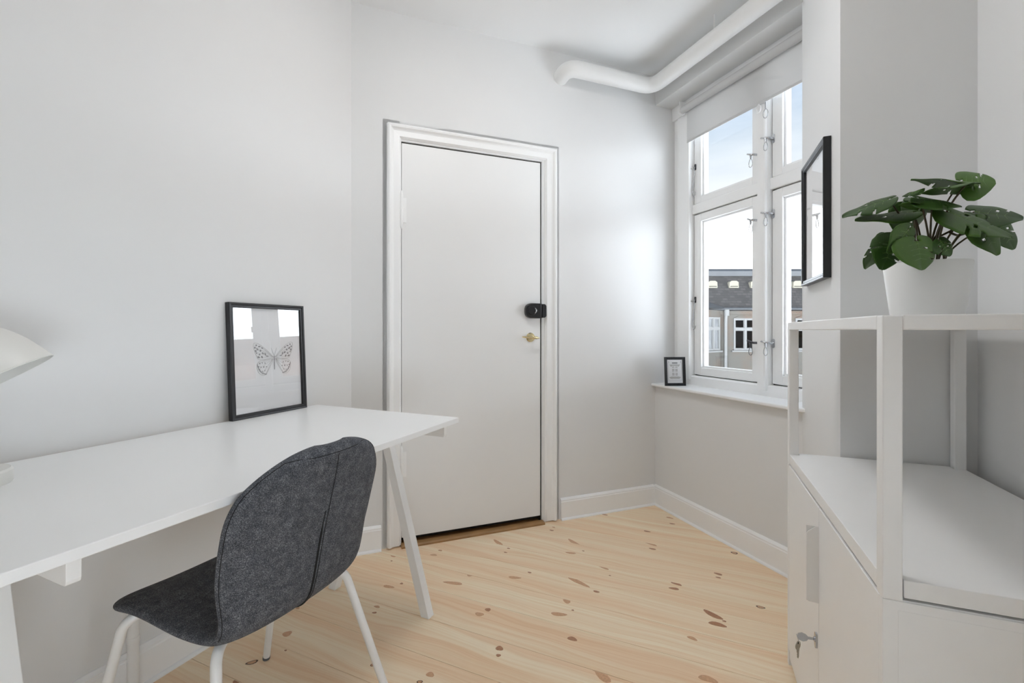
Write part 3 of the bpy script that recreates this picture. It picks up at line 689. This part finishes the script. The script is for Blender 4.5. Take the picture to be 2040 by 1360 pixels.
# ------------------------------------------------------------------ framed pictures
def picture_frame(e, w_, h_, t_, b_, lip=.004, glass=True):
    """frame standing in local x (width) z (height), facing -y; four mitred rails"""
    def rail(p0, p1, q0, q1):
        # p: outer corners, q: inner corners (x,z)
        m = MB()
        def at_(p, y): return (p[0], y, p[1])
        def mix(a, b, t): return (a[0] + (b[0] - a[0]) * t, a[1] + (b[1] - a[1]) * t)
        m.v = []; secs = []
        for P, Q in ((p0, q0), (p1, q1)):
            secs.append([at_(P, t_), at_(P, .0015), at_(mix(P, Q, .10), 0), at_(mix(P, Q, .42), 0.0005), at_(mix(P, Q, .55), .0035), at_(mix(P, Q, .9), .0035), at_(Q, .007), at_(Q, t_)])
        n_ = 8; m.add(secs[0] + secs[1], [tuple(range(n_)), tuple(range(n_, 2 * n_))[::-1]] + [(i, (i + 1) % n_, n_ + (i + 1) % n_, n_ + i) for i in range(n_)])
        m.build('frame_rail', 'black', e)
    o = [(-w_ / 2, 0), (w_ / 2, 0), (w_ / 2, h_), (-w_ / 2, h_)]; i_ = [(-w_ / 2 + b_, b_), (w_ / 2 - b_, b_), (w_ / 2 - b_, h_ - b_), (-w_ / 2 + b_, h_ - b_)]
    for k in range(4): rail(o[k], o[(k + 1) % 4], i_[k], i_[(k + 1) % 4])
    k_ = b_ - .003
    m = MB(); m.box(-w_ / 2 + k_, w_ / 2 - k_, t_ * .62, t_ * .62 + .003, k_, h_ - k_); pb = m.build('print_sheet', 'paper', e)
    m = MB(); m.box(-w_ / 2 + k_, w_ / 2 - k_, t_ * .42, t_ * .42 + .002, k_, h_ - k_); m.build('glass', 'picglass', e)
    m = MB(); m.box(-w_ / 2 + .004, w_ / 2 - .004, t_ * .8, t_ * .95, .004, h_ - .004); m.build('back_board', 'dark', e)
    return pb
# butterfly picture leaning on the wall
bpic = empty('butterfly_picture', (0, 0, 0))
pw, ph, pt = .314, .412, .020
pc = toW(RZL, 1.196, 1.513); lean = math.atan2(.0205, .41)
bpic.location = (pc.x, pc.y, HT_ + .0005); bpic.rotation_mode = 'XYZ'
bpic.rotation_euler = (Matrix.Rotation(RZL, 3, 'Z') @ Matrix.Rotation(-lean, 3, 'X')).to_euler()
pb = picture_frame(bpic, pw, ph, pt, .0175)
tag(bpic, 'black-framed butterfly print leaning on the wall at the desk end', 'picture')
yp = pt * .62 - .0006
def flat(mb, pts, th=.0004):
    mb.prism(pts, 1, yp, yp + th)
def stroke(mb, pts, w_):
    for (a, b) in zip(pts, pts[1:]):
        dx, dz = b[0] - a[0], b[1] - a[1]; l = math.hypot(dx, dz) or 1; nx, nz_ = -dz / l * w_ / 2, dx / l * w_ / 2
        flat(mb, [(a[0] - nx, a[1] - nz_), (b[0] - nx, b[1] - nz_), (b[0] + nx, b[1] + nz_), (a[0] + nx, a[1] + nz_)])
bc = (.022, .205)
def wing(sg):
    m1, m2 = MB(), MB()
    T = lambda x, z: (bc[0] + sg * x * .98, bc[1] + z * .98)
    fore = [(.006, .010), (.030, .034), (.058, .056), (.078, .064), (.086, .058), (.084, .040), (.076, .018), (.066, .002), (.040, .000), (.006, .006)]
    hind = [(.006, .002), (.040, -.002), (.064, -.006), (.074, -.022), (.070, -.044), (.056, -.058), (.040, -.058), (.026, -.040), (.012, -.016)]
    fore, hind = catmull(fore + fore[:1], 4), catmull(hind + hind[:1], 4)
    stroke(m2, [T(*p) for p in fore], .0010); stroke(m2, [T(*p) for p in hind], .0010)
    for tx, tz in ((.082, .052), (.080, .030), (.070, .008), (.055, .050), (.04, .036)): stroke(m2, [T(.006, .008), T(tx, tz)], .0006)
    for tx, tz in ((.070, -.012), (.070, -.038), (.054, -.056), (.036, -.052)): stroke(m2, [T(.008, .0), T(tx, tz)], .0006)
    rnd = random.Random(3)
    def spot(mb, x, z, a, b, rot):
        c = []
        for i in range(9):
            t = 2 * math.pi * i / 9; ex, ez = a * math.cos(t), b * math.sin(t); c.append(T(x + ex * math.cos(rot) - ez * math.sin(rot), z + ex * math.sin(rot) + ez * math.cos(rot)))
        flat(mb, c)
    for x, z in ((.050, .044), (.062, .050), (.074, .055), (.058, .034), (.070, .040), (.080, .046), (.048, .024), (.062, .020), (.074, .026), (.052, .010), (.066, .010), (.038, .020), (.03, .012), (.077, .034)):
        spot(m1, x, z, .0055 * rnd.uniform(.6, 1.2), .0030 * rnd.uniform(.6, 1.2), rnd.uniform(0, 1.2))
    for x, z in ((.040, -.014), (.052, -.012), (.062, -.014), (.046, -.028), (.058, -.028), (.067, -.026), (.042, -.042), (.052, -.044), (.062, -.042), (.034, -.028), (.064, -.036)):
        spot(m1, x, z, .0028 * rnd.uniform(.7, 1.2), .0020 * rnd.uniform(.7, 1.2), rnd.uniform(0, 2))
    for k in range(13):                                    # scalloped border
        t = k / 12; x = .072 - .036 * t ** 1.6; z = -.018 - .038 * math.sin(t * 1.5)
        spot(m1, x, z, .0034, .0016, 1.2 + t)
    return m1, m2
for sg in (-1, 1):
    m1, m2 = wing(sg)
    o = m1.build('butterfly_wing_spots', 'greyink', pb); m2.build('butterfly_wing_veins', 'paleink', pb)
m = MB(); stroke(m, [(bc[0], bc[1] + .012), (bc[0], bc[1] - .040)], .0035); stroke(m, [(bc[0], bc[1] + .012), (bc[0] + .012, bc[1] + .042)], .0007); stroke(m, [(bc[0], bc[1] + .012), (bc[0] - .012, bc[1] + .042)], .0007)
m.build('butterfly_body', 'greyink', pb)
# picture on the column
cpic = empty('column_picture', toW(RZR, 1.936, -BCOL + .0235) + Vector((0, 0, 1.222)), RZR + math.pi)
picture_frame(cpic, .334, .463, .0225, .020)
tag(cpic, 'black-framed picture with reflective glass hanging on the wall column', 'picture')
# small picture on the sill
sp_ = empty('sill_picture', (.941, 2.612, HS + .0045), R(5))
pb2 = picture_frame(sp_, .122, .165, .014, .0155)
sp_.rotation_euler = (R(-4), 0, R(5))
tag(sp_, 'small black-framed line drawing standing on the window sill', 'picture')
yp = .014 * .62 - .0006
m = MB(); flat(m, [(-.016, .126), (.016, .126), (.016, .135), (-.016, .135)]); m.build('drawing_sign', 'greyink', pb2)
m = MB(); flat(m, [(-.034, .122), (-.026, .114), (.026, .114), (.034, .122)]); flat(m, [(-.026, .110), (-.018, .110), (-.018, .114), (-.026, .114)]); flat(m, [(.018, .110), (.026, .110), (.026, .114), (.018, .114)]); m.build('drawing_cornice', 'paleink', pb2)
m = MB()
for x in (-.016, -.009, .003, .010):
    for z0, z1 in ((.058, .075), (.080, .097), (.103, .111)): flat(m, [(x, z0), (x + .0055, z0), (x + .0055, z1), (x, z1)])
m.build('drawing_windows', 'paleink', pb2)
m = MB(); flat(m, [(-.036, .049), (-.026, .040), (.026, .040), (.036, .049), (.02, .053), (-.02, .053)]); m.build('drawing_base', 'paleink', pb2)
m = MB(); stroke(m, [(-.040, .030), (.040, .030), (.040, .130), (-.040, .130), (-.040, .030)], .0008)
for s_ in (-1, 1): flat(m, [(s_ * .036 - .002, .134), (s_ * .036 + .002, .134), (s_ * .036 + .001, .140), (s_ * .036 - .001, .140)])
m.build('drawing_outline', 'greyink', pb2)

# ------------------------------------------------------------------ desk lamp (mostly outside the frame at the left)
lp = empty('desk_lamp', toW(RZL, .385, 1.37) + Vector((0, 0, HT_)), 0)
tag(lp, 'off-white desk lamp with domed metal shade at the left edge', 'lamp')
lw = toW(RZL, .385, 1.37)
m = MB(); m.lathe([(.001, 0), (.066, 0), (.068, .003), (.068, .026), (.064, .030), (.001, .031)], (0, 0, 0), n=40); m.build('base', 'lampwhite', lp, smooth=40)
sc_ = at(-36.8, 769.6, .93) - lw - Vector((0, 0, HT_))
ax = Vector((.507, .325, -1.0)).normalized()
po = [(r * 1.2508, t * 1.2508) for r, t in catmull([(.016, -.100), (.026, -.098), (.046, -.090), (.066, -.073), (.081, -.048), (.090, -.022), (.0955, 0)], 4)]
pi_ = [(r - .002, t) for r, t in po[::-1]]
m = MB(); m.lathe(po + pi_[:1] + [(r, t + .001) for r, t in pi_[1:]], sc_, ax, n=48); sh_ = m.build('shade', 'lampwhite', lp, smooth=50)
u3 = ax.orthogonal().normalized(); v3 = ax.cross(u3)
m = MB(); m.tube([sc_ + (u3 * math.cos(t) + v3 * math.sin(t)) * .1188 for t in [2 * math.pi * i / 64 for i in range(64)]], .0016, 8, closed=True); m.build('shade_rim', 'lampwhite', sh_, smooth=60)
top = sc_ - ax * .124
m = MB(); m.lathe([(.016, 0), (.016, .03), (.010, .034)], top + ax * .002, -ax, n=20); m.build('shade_cap', 'lampwhite', sh_, smooth=40)
m = MB(); m.lathe([(.012, -.09), (.014, -.066), (.024, -.05), (.028, -.036), (.022, -.018), (.008, -.010), (.001, -.009)], sc_, ax, n=20); m.build('bulb', 'bulb', sh_, smooth=60)
m = MB(); m.tube(fillet([(0, 0, .03), (-.03, .02, .32), top - ax * .02], .06, 8), .006, 12); m.build('arm', 'lampwhite', lp, smooth=60)

# ------------------------------------------------------------------ steel cabinet with open shelf
cb_ = empty('cabinet', toW(RZR, 1.270, -.486), RZR)
tag(cb_, 'white steel two-door cabinet with open shelf on top', 'cabinet')
def cs(s_, b): return s_ - 1.270, -b + .486
sx0, sx1 = .877 - 1.270, 1.664 - 1.270
yF, yB = -.272 + .486, -.698 + .486           # front is at +y
PW = .026; HTOP = 1.0735; HSH = .663
for (xx, yy) in ((sx0, yF - PW), (sx1 - PW, yF - PW), (sx0, yB), (sx1 - PW, yB)):
    m = MB(); m.box(xx, xx + PW, yy, yy + PW, HSH - .033, HTOP - .0005); m.build('post', 'steelwhite', cb_, bevel=.002)
H0 = HTOP - .0235
for nm, bx in (('top_rail', (sx0 + PW, sx1 - PW, yF - PW, yF)), ('top_rail', (sx0 + PW, sx1 - PW, yB, yB + PW)), ('top_rail', (sx0, sx0 + PW, yB + PW, yF - PW)), ('top_rail', (sx1 - PW, sx1, yB + PW, yF - PW))):
    m = MB(); m.box(*bx, H0, HTOP); m.build('top_rail', 'steelwhite', cb_, bevel=.002)
m = MB(); m.box(sx0 + PW - .001, sx1 - PW + .001, yB + PW - .001, yF - PW + .001, H0 + .001, H0 + .004); m.build('top_tray', 'steelwhite', cb_)
q_ = PW + .002
m = MB(); m.prism([(sx0 + q_, yB + .002), (sx1 - q_, yB + .002), (sx1 - q_, yB + q_), (sx1 - .003, yB + q_), (sx1 - .003, yF - q_), (sx1 - q_, yF - q_), (sx1 - q_, yF - .001), (sx0 + q_, yF - .001), (sx0 + q_, yF - q_), (sx0 + .003, yF - q_), (sx0 + .003, yB + q_), (sx0 + q_, yB + q_)], 2, HSH - .028, HSH)
m.build('shelf', 'steelwhite', cb_, bevel=.0012)
m = MB(); m.box(sx0 + .003, sx1 - .003, yB + .003, yF - .022, .03, HSH - .0315); m.build('inner_body', 'steelwhite', cb_)
hs = HSH - .033
for q0, dq in ((sx0, 1), (sx1, -1)):
    m = MB(); m.prism([(q0, yB), (q0 + dq * .016, yB), (q0 + dq * .016, yB + .02), (q0 + dq * .003, yB + .02), (q0 + dq * .003, yF - .02), (q0 + dq * .016, yF - .02), (q0 + dq * .016, yF), (q0, yF)], 2, 0, hs); m.build('side_panel', 'steelwhite', cb_, bevel=.001)
m = MB(); m.box(sx0 - .0006, sx0, yB + .02, yF - .02, .02, hs - .014); m.build('side_panel_face', 'steelwhite', cb_)
xs = (sx0 + sx1) / 2 + .004
m = MB(); m.box(sx0 + .016, sx1 - .016, yF - .02, yF - .004, .02, .05); m.build('plinth', 'steelwhite', cb_)
for nm, a, b in (('n', sx0 + .0175, xs - .001), ('f', xs + .001, sx1 - .0175)):
    m = MB(); m.box(a, b, yF - .019, yF - .0005, .052, hs - .002); dd = m.build('cabinet_door', 'steelwhite', cb_, bevel=.0012)
    xh = (b - .0012) if nm == 'n' else (a + .0012)
    if nm == 'n':
        hp = [(yF - .001, .583), (yF + .006, .583), (yF + .022, .570), (yF + .0245, .565), (yF + .0245, .410), (yF + .021, .404), (yF - .001, .402)]
    else:
        hp = [(yF - .001, .583), (yF + .0245, .583), (yF + .0245, .404), (yF - .001, .402)]
    m = MB(); m.prism(hp, 0, xh - .001, xh + .001); m.build('handle', 'steelwhite', dd)
# lock and key
m = MB(); m.prism(rounded(xs + .009, xs + .023, .285, .322, .0065), 1, yF - .001, yF + .004); lk = m.build('lock_plate', 'chrome', cb_, smooth=50)
m = MB(); m.lathe([(.006, 0), (.006, .003), (.004, .004)], (xs + .016, yF + .003, .305), (0, 1, 0), n=16); m.build('lock_barrel', 'chrome', lk, smooth=40)
kx, kz = xs + .016, .305
ky = empty('cabinet_keys', toW(RZR, 1.270 + kx, -.486 + yF + .006) + Vector((0, 0, kz)), RZR)
tag(ky, 'pair of small metal keys hanging in the cabinet lock', 'key')
m = MB(); m.prism([(0, -.0028), (.012, -.0028), (.016, -.007), (.024, -.0095), (.032, -.007), (.036, 0), (.032, .007), (.024, .0095), (.016, .007), (.012, .0028), (0, .0028)], 0, -.001, .001)
o = m.build('inserted_key', 'chrome', ky); o.rotation_euler = (R(-2), R(35), 0)
m = MB(); m.tube([(.0 + .006 * math.sin(t), .033 + .003 * math.cos(t), -.008 + .010 * math.cos(t)) for t in [2 * math.pi * i / 18 for i in range(18)]], .0008, 6, closed=True); m.build('key_ring', 'chrome', ky, smooth=60)
kp = []
for i in range(21):
    t = R(-60 + 300 * i / 20); kp.append((.0105 * math.cos(t), -.028 + .0105 * math.sin(t)))
kp += [(-.0045, -.040), (-.0035, -.044), (-.0025, -.056), (0, -.0595), (.003, -.056), (.0022, -.052), (.0034, -.050), (.0022, -.047), (.0042, -.043), (.0045, -.040)]
m = MB(); m.prism([(y, z) for y, z in kp], 0, -.0008, .0008)
o = m.build('hanging_key', 'keymetal', ky); o.location = (0, .033, .004); o.rotation_euler = (0, 0, R(52))
m = MB(); m.lathe([(.0028, -.0011), (.0028, .0011)], (0, 0, -.0215), (1, 0, 0), n=12); m.build('key_hole', 'dark', o)

# ------------------------------------------------------------------ potted plant on the cabinet
pc3 = Vector((.869, .955, H0 + .0042))
pl = empty('potted_plant', pc3)
tag(pl, 'artificial monstera in a white tapered pot on the cabinet', 'plant')
RT, RB_, HPOT = .0725, .0565, .1345
m = MB(); m.lathe([(.001, 0), (RB_ - .004, 0), (RB_, .004), (RT - .001, HPOT - .002), (RT - .0018, HPOT), (RT - .0055, HPOT), (RT - .006, HPOT - .003), (RT - .010, HPOT - .03), (.001, HPOT - .03)], n=64); m.build('pot', 'pot', pl, smooth=40)
m = MB(); m.lathe([(RT - .011, HPOT - .03), (.06, HPOT - .022), (.001, HPOT - .018)], n=32); m.build('soil', 'soil', pl, smooth=60)
def Z(x, y, z): return at(1640 + x / 3.4, 300 + y / 3.4, z) - pc3
def leaf(base, tip, side, seed, fold=.10, droop=.10, root=None):
    """base and tip of the midrib; side = offset of one margin from the midrib"""
    rnd = random.Random(seed)
    b, t = Z(*base), Z(*tip); ln = (t - b).length; e1 = (t - b) / ln
    mp3 = [(base[i] + tip[i]) / 2 for i in range(3)]
    sv = Z(*[mp3[i] + side[i] for i in range(3)]) - Z(*mp3); hw = sv.length; e2 = sv / hw
    n_ = e1.cross(e2).normalized()
    if n_.z < 0 and abs(n_.z) > .25 or (abs(n_.z) <= .25 and n_.y > 0): n_ = -n_
    NR, NC = 40, 8
    prof_ = [(-.20, .30), (-.16, .62), (-.06, .88), (.08, 1.0), (.24, 1.0), (.40, .92), (.56, .76), (.72, .54), (.86, .28), (1.0, .0)]
    def width(q):
        for (q0, w0), (q1, w1) in zip(prof_, prof_[1:]):
            if q <= q1: return hw * (w0 + (w1 - w0) * max(0, (q - q0) / (q1 - q0)))
        return 0
    rows = [-.20 + 1.20 * i / NR for i in range(NR + 1)]
    notch = {-1: {}, 1: {}}; hol = {-1: {}, 1: {}}
    for sd_ in (-1, 1):
        for r0 in (rnd.choice((16, 17, 18)), rnd.choice((25, 26, 27))):
            if rnd.random() < .62:
                for k in range(2): notch[sd_][r0 + k] = rnd.choice((4, 5)) + k
        for r0 in (rnd.choice((13, 14)), rnd.choice((21, 22))):
            if rnd.random() < .5:
                for k in range(2): hol[sd_][r0 + k] = (2, 4)
    vs, fs, idx = [], [], {}
    wob = rnd.uniform(0, 6)
    for i, q in enumerate(rows):
        wv = width(q)
        for sd_ in (-1, 1):
            for c in range(NC + 1):
                f_ = c / NC; key = (i, 0 if c == 0 else sd_ * c)
                if key in idx: continue
                along = q * ln + f_ * f_ * .07 * ln * (1 if q > .1 else 0)
                if q < 0: along = q * ln * (min(1, f_ * 3))
                side_ = sd_ * f_ * wv
                qq = max(q, 0)
                up = fold * abs(side_) - droop * ln * qq * qq - .30 * side_ * side_ / hw * .5 + .012 * ln * math.sin(q * 9 + sd_ * f_ * 2 + wob) * f_
                idx[key] = len(vs); vs.append(b + e1 * min(along, ln * 1.0) + e2 * side_ + n_ * up)
    for i in range(NR):
        for sd_ in (-1, 1):
            for c in range(NC):
                if rows[i] < -.02 and c < 1: continue
                nd = notch[sd_].get(i)
                if nd is not None and c >= nd: continue
                hd = hol[sd_].get(i)
                if hd and hd[0] <= c < hd[1]: continue
                k = lambda ii, cc: idx[(ii, 0 if cc == 0 else sd_ * cc)]
                fs.append((k(i, c), k(i, c + 1), k(i + 1, c + 1), k(i + 1, c)))
    m = MB(); m.add(vs, fs); o = m.build('leaf', 'leaf', pl, smooth=80)
    so = o.modifiers.new('thick', 'SOLIDIFY'); so.thickness = .0010; so.offset = 0
    for sgn in (1,):
        mid_ = [b + e1 * (q * ln) + n_ * (-droop * ln * q * q) for q in [k / 12 for k in range(13)]]
        m = MB(); m.tube(mid_, [.0012 * (1 - .75 * k / 12) for k in range(13)], 6)
        for q in (.10, .28, .46, .62):
            for sd_ in (-1, 1):
                pts_ = []
                for f_ in (0, .35, .68):
                    q2 = q + .14 * f_; s_ = sd_ * f_ * width(q2)
                    pts_.append(b + e1 * (q2 * ln) + e2 * s_ + n_ * (fold * abs(s_) - droop * ln * q2 * q2 - .15 * s_ * s_ / hw + .012 * ln * math.sin(q2 * 9 + sd_ * f_ * 2 + wob) * f_ + .0002))
                m.tube(pts_, [.0008, .0006, .0004], 5)
        m.build('leaf_veins', 'vein', o, smooth=60)
    if root:
        p0 = Vector((root[0], root[1], HPOT - .022)); p3 = b
        cpt = p0 + Vector((root[0] * .2 + (p3.x - p0.x) * .15, root[1] * .2, (p3.z - p0.z) * .62 + .01)); pts = []
        for k in range(11):
            u = k / 10; pts.append(p0 * (1 - u) ** 2 + cpt * 2 * u * (1 - u) + p3 * u * u)
        m = MB(); m.tube(pts, [.0023 - .0009 * k / 10 for k in range(11)], 8); m.build('stem', 'stem', pl, smooth=60)
LV = [  # base, tip, side, seed, fold, droop, root
    ((945, 207, .95), (1170, 203, .93), (-28, -92, .045), 1, .02, .05, (.010, .01)),
    ((985, 222, .93), (598, 182, .92), (12, -36, -.05), 2, .02, .04, (.006, .0)),
    ((965, 232, .90), (650, 268, .85), (6, -30, -.05), 3, .02, .05, (.002, -.01)),
    ((440, 332, .93), (128, 437, .90), (-16, -36, .05), 4, .06, .03, (-.02, -.005)),
    ((610, 415, .95), (220, 450, .92), (0, -34, .05), 5, .04, .04, (-.012, .0)),
    ((612, 392, 1.02), (500, 550, 1.00), (112, 42, .02), 6, .04, .04, (-.006, .02)),
    ((738, 372, .91), (510, 352, .87), (0, -32, -.04), 7, .04, .05, (.0, -.01)),
    ((650, 322, .90), (942, 374, .86), (12, -30, .05), 8, .04, .03, (.0, -.014)),
    ((570, 350, .99), (742, 385, .98), (20, -52, .03), 9, .04, .03, (.004, .01)),
    ((845, 415, .90), (1282, 582, .87), (36, -58, .05), 10, .05, .02, (.01, -.012)),
    ((1020, 415, .96), (1360, 452, .93), (14, -72, .05), 11, .06, .04, (.018, .0)),
    ((1048, 480, .92), (1195, 703, .90), (92, -36, .02), 12, .06, .04, (.026, -.005)),
    ((1195, 500, .97), (1300, 665, .96), (78, -36, .02), 13, .06, .04, (.024, .004)),
    ((572, 536, .83), (452, 695, .80), (58, 34, .02), 14, .10, .04, (-.02, -.03)),
    ((475, 598, .85), (415, 800, .81), (118, 18, .02), 15, .08, .05, (-.03, -.03)),
    ((405, 600, .88), (268, 800, .86), (58, 22, .03), 16, .08, .05, (-.03, -.01)),
    ((632, 612, .82), (680, 802, .79), (138, -10, .03), 17, .06, .05, (-.005, -.035)),
    ((790, 612, .86), (868, 706, .83), (60, -32, .02), 18, .06, .06, (.012, -.03)),
    ((665, 268, .90), (540, 300, .87), (4, -16, .02), 19, .04, .04, None),
]
for (b_, t_, sv_, sd_, fo, drp, rt) in LV: leaf(b_, t_, sv_, sd_, fo, drp, rt)
for pts in ([(740, 610, .95), (770, 590, .95), (860, 545, .95), (945, 475, .95)], [(820, 715, .93), (870, 640, .93), (915, 575, .93), (1000, 500, .93)], [(855, 553, .95), (900, 572, .94), (925, 573, .93)], [(745, 605, .95), (800, 530, .95), (830, 440, .95)], [(925, 573, .93), (1000, 550, .94), (1060, 515, .95)]):
    m = MB(); m.tube(fillet([Z(*p) for p in pts], .01, 4), .0021, 8); m.build('stem', 'stem', pl, smooth=60)

# ------------------------------------------------------------------ ceiling lamp added out of view as fill light
cl = empty('fill_ceiling_lamp', toW(RZL, 1.30, .52) + Vector((0, 0, HC)))
tag(cl, 'round white opal ceiling lamp added out of view to brighten the room', 'lamp')
m = MB(); m.lathe([(.19, 0), (.19, -.02), (.18, -.03), (.001, -.03)], n=40); m.build('lamp_body', 'trim', cl, smooth=40)
me_ = bpy.data.materials.new('opal_glow'); me_.use_nodes = True
bs = me_.node_tree.nodes['Principled BSDF']; bs.inputs['Base Color'].default_value = (.9, .9, .88, 1)
bs.inputs['Emission Color'].default_value = (1.0, 1.0, 1.0, 1); bs.inputs['Emission Strength'].default_value = LAMP
M['opal'] = me_
m = MB(); m.lathe([(.178, -.03), (.178, -.05), (.165, -.068), (.12, -.082), (.06, -.089), (.001, -.091)], n=40); m.build('opal_shade', 'opal', cl, smooth=60)

# ------------------------------------------------------------------ houses across the courtyard
m = MB(); m.box(-60, 90, 6, 90, -11.2, -11); g = m.build('ground', 'asphalt'); tag(g, 'grey courtyard ground between the houses below the window', 'ground', kind='structure')
ZD = 25.0
def fx(px): return (px - 1020) / F * ZD
def fz(py): return CH + (657 - py) / F * ZD
hb_ = empty('opposite_house', (fx(1480), ZD, -11))
tag(hb_, 'old brick house with dark slate roof seen through the window', 'building')
ox, oz = fx(1480), -11
def X(px): return fx(px) - ox
def Hh(py): return fz(py) - oz
m = MB(); m.box(X(1300), X(2300), 0, 6, 0, Hh(620)); m.build('facade_wall', 'facade', hb_)
m = MB(); m.box(X(1300), X(2300), -.10, .1, Hh(626), Hh(619)); m.build('cornice', 'facade', hb_)
m = MB(); m.tube([(X(1300), -.22, Hh(615.5)), (X(2300), -.22, Hh(615.5))], .085, 10); m.build('gutter', 'zinc', hb_, smooth=60)
m = MB(); m.prism([(-.16, Hh(617)), (1.1, Hh(543)), (6, Hh(540)), (6, Hh(617))], 0, X(1300), X(2300)); roof = m.build('roof', 'slate', hb_)
m = MB(); m.prism([(.86, Hh(546)), (.82, Hh(536)), (1.25, Hh(529)), (6, Hh(529)), (6, Hh(546))], 0, X(1300), X(2300)); m.build('ridge_flashing', 'zinc', hb_)
for k in range(14):
    px = 1342 + 43.2 * k
    def ry(py): return -.16 + 1.26 * (617 - py) / 74
    m = MB(); y0_, y1_ = ry(571) - .22, ry(557)
    m.prism([(X(px - 9.5), Hh(571.5)), (X(px + 9.5), Hh(571.5)), (X(px + 9), Hh(560)), (X(px + 5), Hh(557)), (X(px - 5), Hh(557)), (X(px - 9), Hh(560))], 1, y0_ + .1, y1_ + .3); v_ = m.build('roof_vent', 'cream', roof)
    m = MB(); m.box(X(px - 7.5), X(px + 7.5), y0_ + .085, y0_ + .12, Hh(569.2), Hh(567.8)); m.build('vent_slot', 'dark', v_)
def house_window(par, x0, x1, z0, z1, y, ncol=2):
    f_ = MB(); t_ = .07
    f_.box(x0, x0 + t_, y - .02, y + .1, z0, z1); f_.box(x1 - t_, x1, y - .02, y + .1, z0, z1); f_.box(x0 + t_, x1 - t_, y - .021, y + .1, z0, z0 + t_); f_.box(x0 + t_, x1 - t_, y - .021, y + .1, z1 - t_, z1)
    xm = (x0 + x1) / 2; f_.box(xm - .055, xm + .055, y - .03, y + .1, z0 + .002, z1 - .002); zt = z0 + (z1 - z0) * .66; f_.box(x0 + t_, x1 - t_, y - .036, y + .1, zt - .06, zt + .06)
    for a, b in ((x0 + t_, xm - .055), (xm + .055, x1 - t_)):
        for c, d in ((z0 + t_, zt - .06), (zt + .06, z1 - t_)):
            s_ = .035
            f_.box(a, a + s_, y, y + .08, c, d); f_.box(b - s_, b, y, y + .08, c, d); f_.box(a + s_, b - s_, y + .001, y + .08, c, c + s_); f_.box(a + s_, b - s_, y + .001, y + .08, d - s_, d)
    o = f_.build('window', 'facadewhite', par)
    for a, b in ((x0 + t_, xm - .055), (xm + .055, x1 - t_)):
        for c, d in ((z0 + t_, zt - .06), (zt + .06, z1 - t_)):
            q = MB(); q.box(a, b, y + .04, y + .07, c, d); q.build('pane', 'facadepane', o)
    q = MB(); q.box(x0 - .12, x1 + .12, y - .10, y + .1, z0 - .10, z0 - .02); q.build('window_sill', 'facadewhite', o)
    q = MB(); q.box(x0 + .16, x0 + .16 + (xm - x0) * .32, y + .072, y + .08, z0 + .14, zt - .1); q.build('curtain', 'curtain', o)
    return o
for k in range(-1, 6):
    px = 1461 + 123 * k
    if px < 1420: continue
    house_window(hb_, X(px), X(px + 46), Hh(697), Hh(634), -.04)
    m = MB(); m.prism([(X(px - 2), Hh(634)), (X(px + 48), Hh(634)), (X(px + 36), Hh(629.5)), (X(px + 10), Hh(629.5))], 1, -.05, .05); m.build('window_arch', 'facade', hb_)
    house_window(hb_, X(px), X(px + 46), Hh(830), Hh(767), -.04)
m = MB(); m.tube([(X(1444), -.16, Hh(620)), (X(1443), -.16, Hh(640)), (X(1442), -.16, 0)], .085, 10); m.build('downpipe', 'facadewhite', hb_, smooth=60)
m = MB(); m.tube([(X(1444), -.2, Hh(629)), (X(1444), -.2, Hh(617))], .14, 10); m.build('pipe_hopper', 'facadewhite', hb_, smooth=60)
# the bay left of the downpipe comes forward
m = MB(); bayp = [(X(1441), .05), (X(1441) - 2.2, -1.5), (X(1441) - 4.5, -1.5), (X(1441) - 4.5, .05)]
m.prism(bayp, 2, 0, Hh(618)); bay = m.build('bay_wall', 'facade', hb_)
bt = Hh(615)
m = MB(); m.add([(X(1441) + .2, -.15, bt), (X(1441) - 2.15, -1.8, bt), (X(1441) - 4.7, -1.8, bt), (X(1441) - 4.7, .1, bt), (X(1441) - .9, .12, bt + .42), (X(1441) - 4.5, .12, bt + .55)], [(0, 1, 2, 3), (0, 4, 1), (1, 4, 5, 2), (2, 5, 3), (0, 3, 5, 4)])
m.build('bay_roof', 'zinc', hb_)
# window in the slanting bay face
bw = empty('bay_window', (X(1441) - .80, -.53, 0), math.atan2(1.55, 2.2), hb_)
o = house_window(bw, -.62, .62, Hh(697), Hh(632), -.03)
def reparent(o, p):
    o.parent = p
# second house to the right, seen mirrored in the butterfly picture glass
h2 = empty('brick_gable_house', (17.5, 6.2, -11), R(-78))
tag(h2, 'orange brick house with a row of chimneys beside the courtyard', 'building')
m = MB(); m.box(-7, 9, 0, 7, 0, 12.2); m.build('facade_wall', 'redbrick', h2)
m = MB(); m.prism([(-.2, 12.2), (2.6, 13.4), (7, 12.2)], 0, -7.1, 9.1); m.build('roof', 'terracotta', h2)
for k in range(5):
    m = MB(); m.box(-4.4 + 2.0 * k, -3.6 + 2.0 * k, .2, .9, 12.2, 13.55); m.box(-4.5 + 2.0 * k, -3.5 + 2.0 * k, .1, 1.0, 13.55, 13.72); m.build('chimney', 'redbrick', h2)
for k in range(5):
    house_window(h2, -5.8 + 3 * k, -4.6 + 3 * k, 9.4, 11.1, -.04)

# ------------------------------------------------------------------ children-of-children tidy: the bay window belongs to the house
for c in list(bw.children):
    c.matrix_parent_inverse = Matrix.Identity(4)
mw = Matrix.Translation(bw.location) @ Matrix.Rotation(bw.rotation_euler.z, 4, 'Z')
for c in list(bw.children):
    c.parent = hb_; c.matrix_local = mw
bpy.data.objects.remove(bw)
